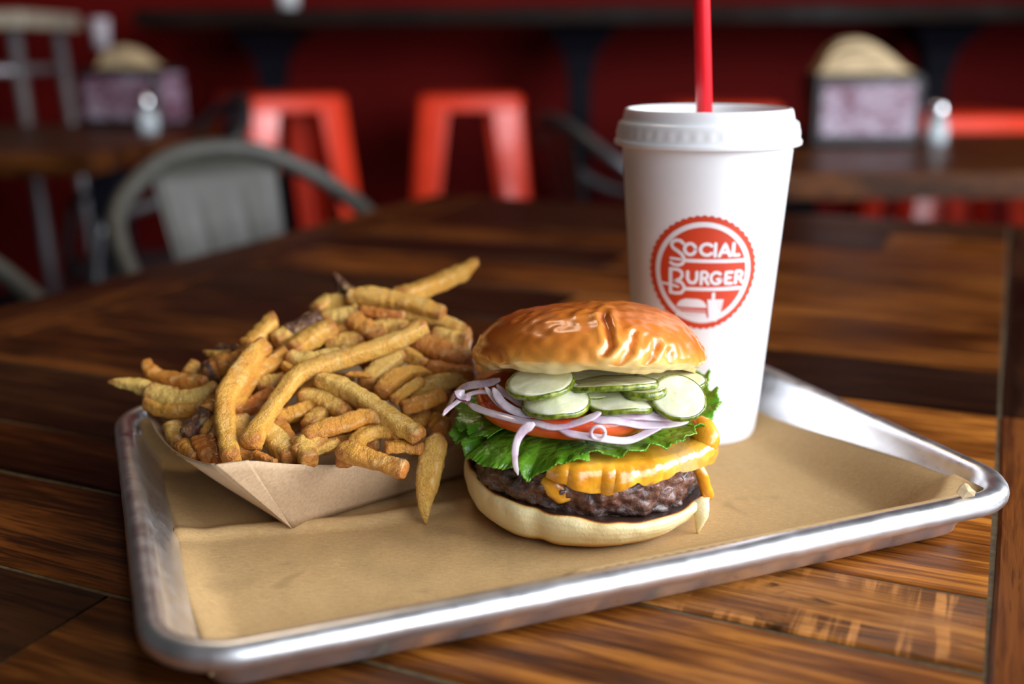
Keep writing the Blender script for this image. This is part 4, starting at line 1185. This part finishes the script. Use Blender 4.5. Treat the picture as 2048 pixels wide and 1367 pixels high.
Ink().stroke([(466, 662), (466, 730), (486, 768), (512, 774), (538, 768), (556, 730), (556, 662)], w).put('letter')
Ink().stroke([(600, 782), (600, 658), (640, 658), (662, 680), (655, 712), (632, 724), (604, 724)], 31).stroke([(632, 724), (668, 782)], 31).put('letter')
Ink().stroke(arc(745, 720, 52, 58, -45, -340, 18) + [(797, 732), (756, 732)], 31).put('letter')
Ink().stroke([(896, 662), (838, 662), (838, 776), (898, 776)], 31).stroke([(838, 718), (884, 718)], 28).put('letter')
Ink().stroke([(936, 776), (936, 655), (972, 655), (996, 676), (990, 706), (968, 718), (940, 718)], 30).stroke([(968, 718), (1000, 772)], 30).put('letter')
Ink().stroke([(190, 800), (300, 806), (372, 824)], 24).stroke([(436, 838), (982, 830)], 36).put('swash_line')
b_ = Ink().rows([(940, 455, 575), (952, 420, 612), (968, 392, 636), (990, 374, 654), (1012, 362, 664), (1028, 362, 664)])
b_.stroke([(360, 1088), (655, 1098)], 22).stroke([(360, 1116), (648, 1126)], 26).rows([(1110, 362, 668), (1140, 400, 672), (1165, 470, 676), (1180, 540, 680)]).put('burger_drawing')
Ink().stroke([(368, 1052), (652, 1066)], 24).put('burger_stripe', INKP)
Ink().rows([(942, 668, 832), (1000, 676, 822), (1060, 682, 812), (1120, 688, 802), (1170, 694, 770)]).stroke([(728, 882), (728, 940)], 34).put('cup_drawing')
Ink().stroke([(775, 975), (832, 975)], 7, .00042).stroke([(775, 1005), (828, 1005)], 7, .00042).stroke([(775, 1035), (820, 1035)], 7, .00042).put('cup_stripe', INKP)

# ------------------------------------------------------------------ dining room behind: counter, stools, chairs, tables
def wloc(px, py, Y):
    v = pt(px, py, Y); return Vector((v.x, v.y, v.z + T))
bar = empty('bar_counter', (0, 3.42, 0), 'long dark bar counter on black brackets against the red wall', 'counter')
mb = MB().box((.56, .02, 1.04), (3.28, .44, .05), bev=.004)
obj('counter_top', mb.v, mb.f, BARM, bar, raw=True, smooth=False)
for x in (-.73, .215, 1.31):
    mb = MB(); mb.box((x, 0, .51), (.07, .07, 1.0), bev=.004)
    mb.loft([[Vector((x + sx * w_, sy * w_, z)) for sx, sy in ((-1, -1), (1, -1), (1, 1), (-1, 1))] for w_, z in ((.036, .86), (.05, .93), (.10, 1.0), (.13, 1.015))])
    mb.box((x, 0, .01), (.34, .22, .02), bev=.003)
    obj('pedestal', mb.v, mb.f, BLACK, bar, raw=True, smooth=False)

def make_stool(loc, rz, label, h=.80):
    t = empty('bar_stool', loc, label, 'stool', 'orange red metal stools by the bar', rz)
    s = .150
    mb = MB()
    rings = []
    for ins, z in ((.012, h - .045), (0, h - .043), (-.0, h - .012), (.010, h - .002), (.03, h), (.06, h - .004)):
        q = s - ins; rr = .035
        ring = []
        for cx_, cy_, st in ((q - rr, -q + rr, -90), (q - rr, q - rr, 0), (-q + rr, q - rr, 90), (-q + rr, -q + rr, 180)):
            for i in range(6): a = R(st + 18 * i); ring.append(Vector((cx_ + rr * math.cos(a), cy_ + rr * math.sin(a), z)))
        rings.append(ring)
    mb.loft(rings); obj('seat', mb.v, mb.f, STOOLR, t, raw=True, auto=40)
    for sx in (-1, 1):
        for sy in (-1, 1):
            # folded sheet leg: an L section that widens towards the seat
            V = []; F = []; n = 10
            for i in range(n + 1):
                z = (h - .02) * (1 - i / n); k = i / n
                ox = s - .006 + .062 * k; wd_ = .085 - .045 * k
                for (u, v_) in ((ox, ox - wd_), (ox, ox - .012), (ox - .004, ox - .004), (ox - .012, ox), (ox - wd_, ox)):
                    V.append((sx * u, sy * v_, z))
                for (u, v_) in ((ox - .006 - wd_ + .006, ox - .004), (ox - .016, ox - .006), (ox - .010, ox - .010), (ox - .006, ox - .016), (ox - .004, ox - wd_)):
                    V.append((sx * u, sy * v_, z))
            for i in range(n):
                for j in range(10): F.append((i * 10 + j, i * 10 + (j + 1) % 10, (i + 1) * 10 + (j + 1) % 10, (i + 1) * 10 + j))
            F.append(tuple(range(10))); F.append(tuple(n * 10 + j for j in range(10))[::-1])
            obj('leg', V, F, STOOLR, t, raw=True, auto=40)
    z = .28; q = s + .062 * (1 - z / h) - .015
    for (a, b) in (((-q, -q), (q, -q)), ((q, -q), (q, q)), ((q, q), (-q, q)), ((-q, q), (-q, -q))):
        m_ = MB().tube([Vector((*a, z)), Vector((*b, z))], .008); obj('foot_rail', m_.v, m_.f, STOOLR, t, raw=True)
    # high cross brace between the legs
    return t
make_stool((-.125, 3.22, 0), R(6), 'orange-red metal bar stool alone between the two bar pedestals, seen square on', .825)
make_stool((-.665, 3.18, 0), R(33), 'orange-red metal bar stool turned cornerwise behind the grey chair hoop', .828)
make_stool((.575, 3.05, 0), R(3), 'orange-red metal bar stool mostly hidden behind the cup lid', .80)
make_stool((1.10, 2.72, 0), R(4), 'orange-red metal bar stool behind the table with the salt shaker, right edge', .79)

def make_chair(c, facing, label, m=GUN, hoop_w=.205, h=.83):
    """tubular hoop armchair; facing = direction the sitter looks, degrees"""
    t = empty('metal_chair', (c[0], c[1], 0), label, 'chair', 'metal hoop back chairs', R(facing) - math.pi / 2)
    w = hoop_w
    # local: sitter looks to +Y, backrest at y = -0.19
    q_ = lambda z: .60 + (z - .60) * (h - .60) / .23
    hoop = spline([(-w + .01, .14, .60), (-w - .005, .0, q_(.640)), (-w + .005, -.10, q_(.70)), (-w * .82, -.185, q_(.775)), (-w * .4, -.225, h), (0, -.235, h + .012), (w * .4, -.225, h), (w * .82, -.185, q_(.775)), (w - .005, -.10, q_(.70)), (w + .005, 0, q_(.640)), (w - .01, .14, .60)], 60)
    mb = MB().tube(hoop, .0125, 12); obj('back_hoop', mb.v, mb.f, m, t, raw=True)
    for sx in (-1, 1):
        P = spline([(sx * (w - .01), .14, .60), (sx * (w - .012), .165, .50), (sx * (w + .002), .185, .25), (sx * (w + .018), .205, 0)], 14)
        mb = MB().tube(P, .0125, 10); obj('leg', mb.v, mb.f, m, t, raw=True)
        P = spline([(sx * (w - .05), -.16, .455), (sx * (w - .03), -.20, .25), (sx * (w - .005), -.245, 0)], 12)
        mb = MB().tube(P, .0125, 10); obj('leg', mb.v, mb.f, m, t, raw=True)
    # splat
    V = []; F = []; nx_, nz_ = 32, 12
    for j in range(nz_ + 1):
        k = j / nz_; z = .445 + (h - .445) * k; y = -.165 - .065 * k ** 1.3; hw = .066 + .030 * k
        for i in range(nx_ + 1):
            u = -1 + 2 * i / nx_; e = 0
            if .08 < k < .84:
                for c_ in (-.34, .40): e += .006 * math.exp(-((u - c_) / .06) ** 2) * sstep(.84, .78, k)
            edge = .006 * sstep(.86, 1.0, abs(u))
            V.append((hw * u, y + .012 * (1 - u * u) * 0 + e + edge, z))
    for j in range(nz_):
        for i in range(nx_): F.append((j * (nx_ + 1) + i, j * (nx_ + 1) + i + 1, (j + 1) * (nx_ + 1) + i + 1, (j + 1) * (nx_ + 1) + i))
    o = obj('back_panel', V, F, m, t, raw=True); solid(o, .0015, 0)
    # seat
    rings = []
    for ins, z in ((.02, .440), (0, .442), (0, .455), (.008, .460), (.05, .457)):
        ring = []; q, rr = .185 - ins, .05
        for cx_, cy_, st in ((q - rr, -q + rr, -90), (q - rr, q - rr, 0), (-q + rr, q - rr, 90), (-q + rr, -q + rr, 180)):
            for i in range(6): a = R(st + 18 * i); ring.append(Vector((cx_ + rr * math.cos(a), cy_ + rr * math.sin(a), z)))
        rings.append(ring)
    mb = MB().loft(rings); obj('seat', mb.v, mb.f, m, t, raw=True, auto=40)
    return t
make_chair((-.212, 1.262), -40, 'grey metal hoop-back chair drawn up to the left edge of the foreground table', h=.815)
make_chair((-.855, 2.55), -150, 'dark metal chair facing away beside the left-hand far table', GUND, h=.825)
make_chair((.30, 2.30), 20, 'dark metal hoop-back chair standing before the middle bar pedestal', GUND, h=.80)
make_chair((-.60, 1.00), -40, 'metal chair of which only a tube shows at the far left edge', h=.76)

def far_table(name, x0, x1, y0, y1, label, nb):
    t = empty(name, ((x0 + x1) / 2, (y0 + y1) / 2, 0), label, 'table')
    dx, dy = (x1 - x0), (y1 - y0)
    for i in range(nb):
        w_ = dy / nb; mb = MB().box((0, -dy / 2 + w_ * (i + .5), T - .02), (dx, w_ - .002, .04), bev=.0015)
        obj('plank', mb.v, mb.f, W_BACK, t, raw=True, smooth=False)
    for sx in (-1, 1):
        mb = MB().box((sx * (dx / 2 - .14), 0, .37), (.075, .075, .72), bev=.004); mb.box((sx * (dx / 2 - .14), 0, .01), (.10, dy * .8, .02)); mb.box((sx * (dx / 2 - .14), 0, T - .045), (.08, dy * .7, .01))
        obj('leg', mb.v, mb.f, BLACK, t, raw=True, smooth=False)
    return t
far_table('cafe_table', .40, 1.75, 1.66, 2.46, 'dark plank table behind the cup carrying a napkin dispenser and salt shaker', 7)
far_table('cafe_table', -2.0, -.80, 2.07, 2.98, 'dark plank table at the far left carrying a napkin dispenser', 7)

def dispenser(x, y, rz, label, lab2, s=1.0):
    t = empty('napkin_dispenser', (x, y, T), label, 'napkin dispenser', 'napkin dispensers on the far tables', rz)
    w_, d_, h_ = .200 * s, .12 * s, .130 * s
    mb = MB().box((0, 0, h_ / 2), (w_, d_, h_), bev=.006); obj('body', mb.v, mb.f, BLACKP, t, raw=True, smooth=False)
    V = []; F = []
    mb = MB().box((0, -d_ / 2 - .0015, h_ / 2), (w_ * .84, .002, h_ * .70)); 
    c = obj('advert_card', mb.v, mb.f, CARD, t, raw=True, smooth=False)
    mb = MB().box((w_ / 2 + .0015, 0, h_ / 2), (.002, d_ * .8, h_ * .8)); obj('side_card', mb.v, mb.f, CARD, t, raw=True, smooth=False)
    return t
def card_mat():
    M = Mat('mottled pale print on maroon card'); v = M.coord((1, 1, 1))
    f = M.noise(M.coord((22, 22, 40)), 1.0, 3, .6); g = M.noise(M.coord((60, 60, 170)), 1.0, 3, .6)
    k = M.math('ADD', M.math('MULTIPLY', f, .55), M.math('MULTIPLY', g, .45))
    M.set(col=M.ramp(k, [(.40, (.09, .008, .03)), (.47, (.20, .10, .15)), (.60, (.42, .36, .44))]), rough=.35)
    return M.m
CARD = card_mat()
dispenser(.70, 2.20, R(-3), 'black napkin dispenser with pale printed card on the table behind the cup', '', 1.06)
dispenser(-.985, 2.88, R(-14), 'black napkin dispenser with printed card on the far left table', '', 1.15)
def napkins(x, y, z, rz, label, s=1.0, m=KRAFT_N):
    V = []; F = []; n = 26
    t = empty('napkin_pile', (x, y, z), label, 'napkins', 'brown napkins on the dispensers', rz)
    for k in range(4):
        mb = MB(); rings = []
        for j in range(7):
            v_ = -1 + 2 * j / 6; ring = []
            for i in range(n + 1):
                u = -1 + 2 * i / n
                zz = (.018 + .016 * k) * (1 - abs(u) ** 2.4) * (1 - .10 * abs(v_)) + .004 * nz(u * 2, v_ * 2, k)
                ring.append(Vector((((.092 - .003 * k) * u - .008 * k * (1 - u * u)) * s, (.055 - .002 * k) * v_ * s, max(.002 + .0005 * k, zz * s))))
            for i in range(n, -1, -1):
                u = -1 + 2 * i / n
                zz = ((.002 + .016 * k) * (1 - abs(u) ** 2.4)) if k else 0
                ring.append(Vector((((.090 - .003 * k) * u - .008 * k * (1 - u * u)) * s, (.055 - .002 * k) * v_ * s, max(.0005 * k, zz * s))))
            rings.append(ring)
        mb.loft(rings); obj('napkin', mb.v, mb.f, m, t, raw=True, auto=50)
    return t
napkins(.695, 2.20, T + .138, R(-5), 'brown paper napkins arched over the dispenser behind the cup')
napkins(-.985, 2.88, T + .150, R(-14), 'brown paper napkins on top of the far left dispenser', .8)
GLASS = Mat('clear glass'); GLASS.set(col=(.85, .92, .95), rough=.05, trans=.75, ior=1.3); GLASS = GLASS.m
SALT = simple('white salt', (.85, .88, .90), .7, 0, .05, 400)
CHROME = simple('polished steel cap', (.8, .8, .82), .12, 1.0, .03, 50)
def shaker(x, y, label, s=1.0):
    t = empty('salt_shaker', (x, y, T), label, 'shaker', 'salt shakers on the far tables')
    V, F = lathe([(0, .001), (.019 * s, .001), (.021 * s, .004), (.021 * s, .03 * s), (.018 * s, .05 * s), (.0165 * s, .060 * s), (0, .060 * s)], 32); obj('glass_body', V, F, GLASS, t, raw=True)
    V, F = lathe([(0, .004), (.0185 * s, .004), (.0185 * s, .03 * s), (.016 * s, .042 * s), (0, .044 * s)], 24); obj('salt', V, F, SALT, t, raw=True)
    V, F = lathe([(.0172 * s, .056 * s), (.0182 * s, .058 * s), (.0182 * s, .070 * s), (.015 * s, .080 * s), (.008 * s, .085 * s), (0, .086 * s)], 32); obj('cap', V, F, CHROME, t, raw=True)
    return t
shaker(.835, 2.14, 'glass salt shaker with steel cap right of the dispenser behind the cup')
shaker(-.86, 2.60, 'glass salt shaker with bright cap on the far left table', 1.1)
# paper cup standing behind the left dispenser's napkins
V, F = lathe([(0, 0), (.020, 0), (.0255, .075), (.0245, .075), (.019, .003), (0, .003)], 32)
for k in range(1):
    o = obj('paper_cup', V, F, simple('dull lilac white paper', (.42, .38, .42), .6), raw=True); o.location = (-1.06, 2.90, T + .152 + .045)
    tag(o, 'pale upturned paper tumbler behind the napkins at far left', 'cup')
V, F = lathe([(0, 0), (.028, 0), (.038, .10), (.0365, .10), (.027, .003), (0, .003)], 32)
o = obj('paper_cup', V, F, CUPM, raw=True); o.location = (-.66, 3.36, 1.0655)
tag(o, 'white paper cup standing on the bar counter, only its base in view', 'cup')
# tall pale topped table with galvanised legs far left
t = empty('tall_table', (-1.62, 3.22, 0), 'tall pale-topped side table with galvanised legs at the top left', 'table')
mb = MB().box((-.02, 0, 1.035), (.66, .40, .045), bev=.004); obj('table_top', mb.v, mb.f, PALEW, t, raw=True, smooth=False)
for sx, sy in ((-1, -1), (1, -1), (1, 1), (-1, 1)):
    mb = MB().tube([Vector((sx * .26 - .0 , sy * .15, 1.015)), Vector((sx * .30, sy * .17, 0))], .017); obj('leg', mb.v, mb.f, GALV, t, raw=True)
for sy in (-1, 1):
    mb = MB().tube([Vector((-.26, sy * .155, .90)), Vector((.26, sy * .155, .90))], .012); obj('crossbar', mb.v, mb.f, GALV, t, raw=True)
for sx in (-1, 1):
    mb = MB().tube([Vector((sx * .262, -.155, .90)), Vector((sx * .262, .155, .90))], .012); obj('crossbar', mb.v, mb.f, GALV, t, raw=True)
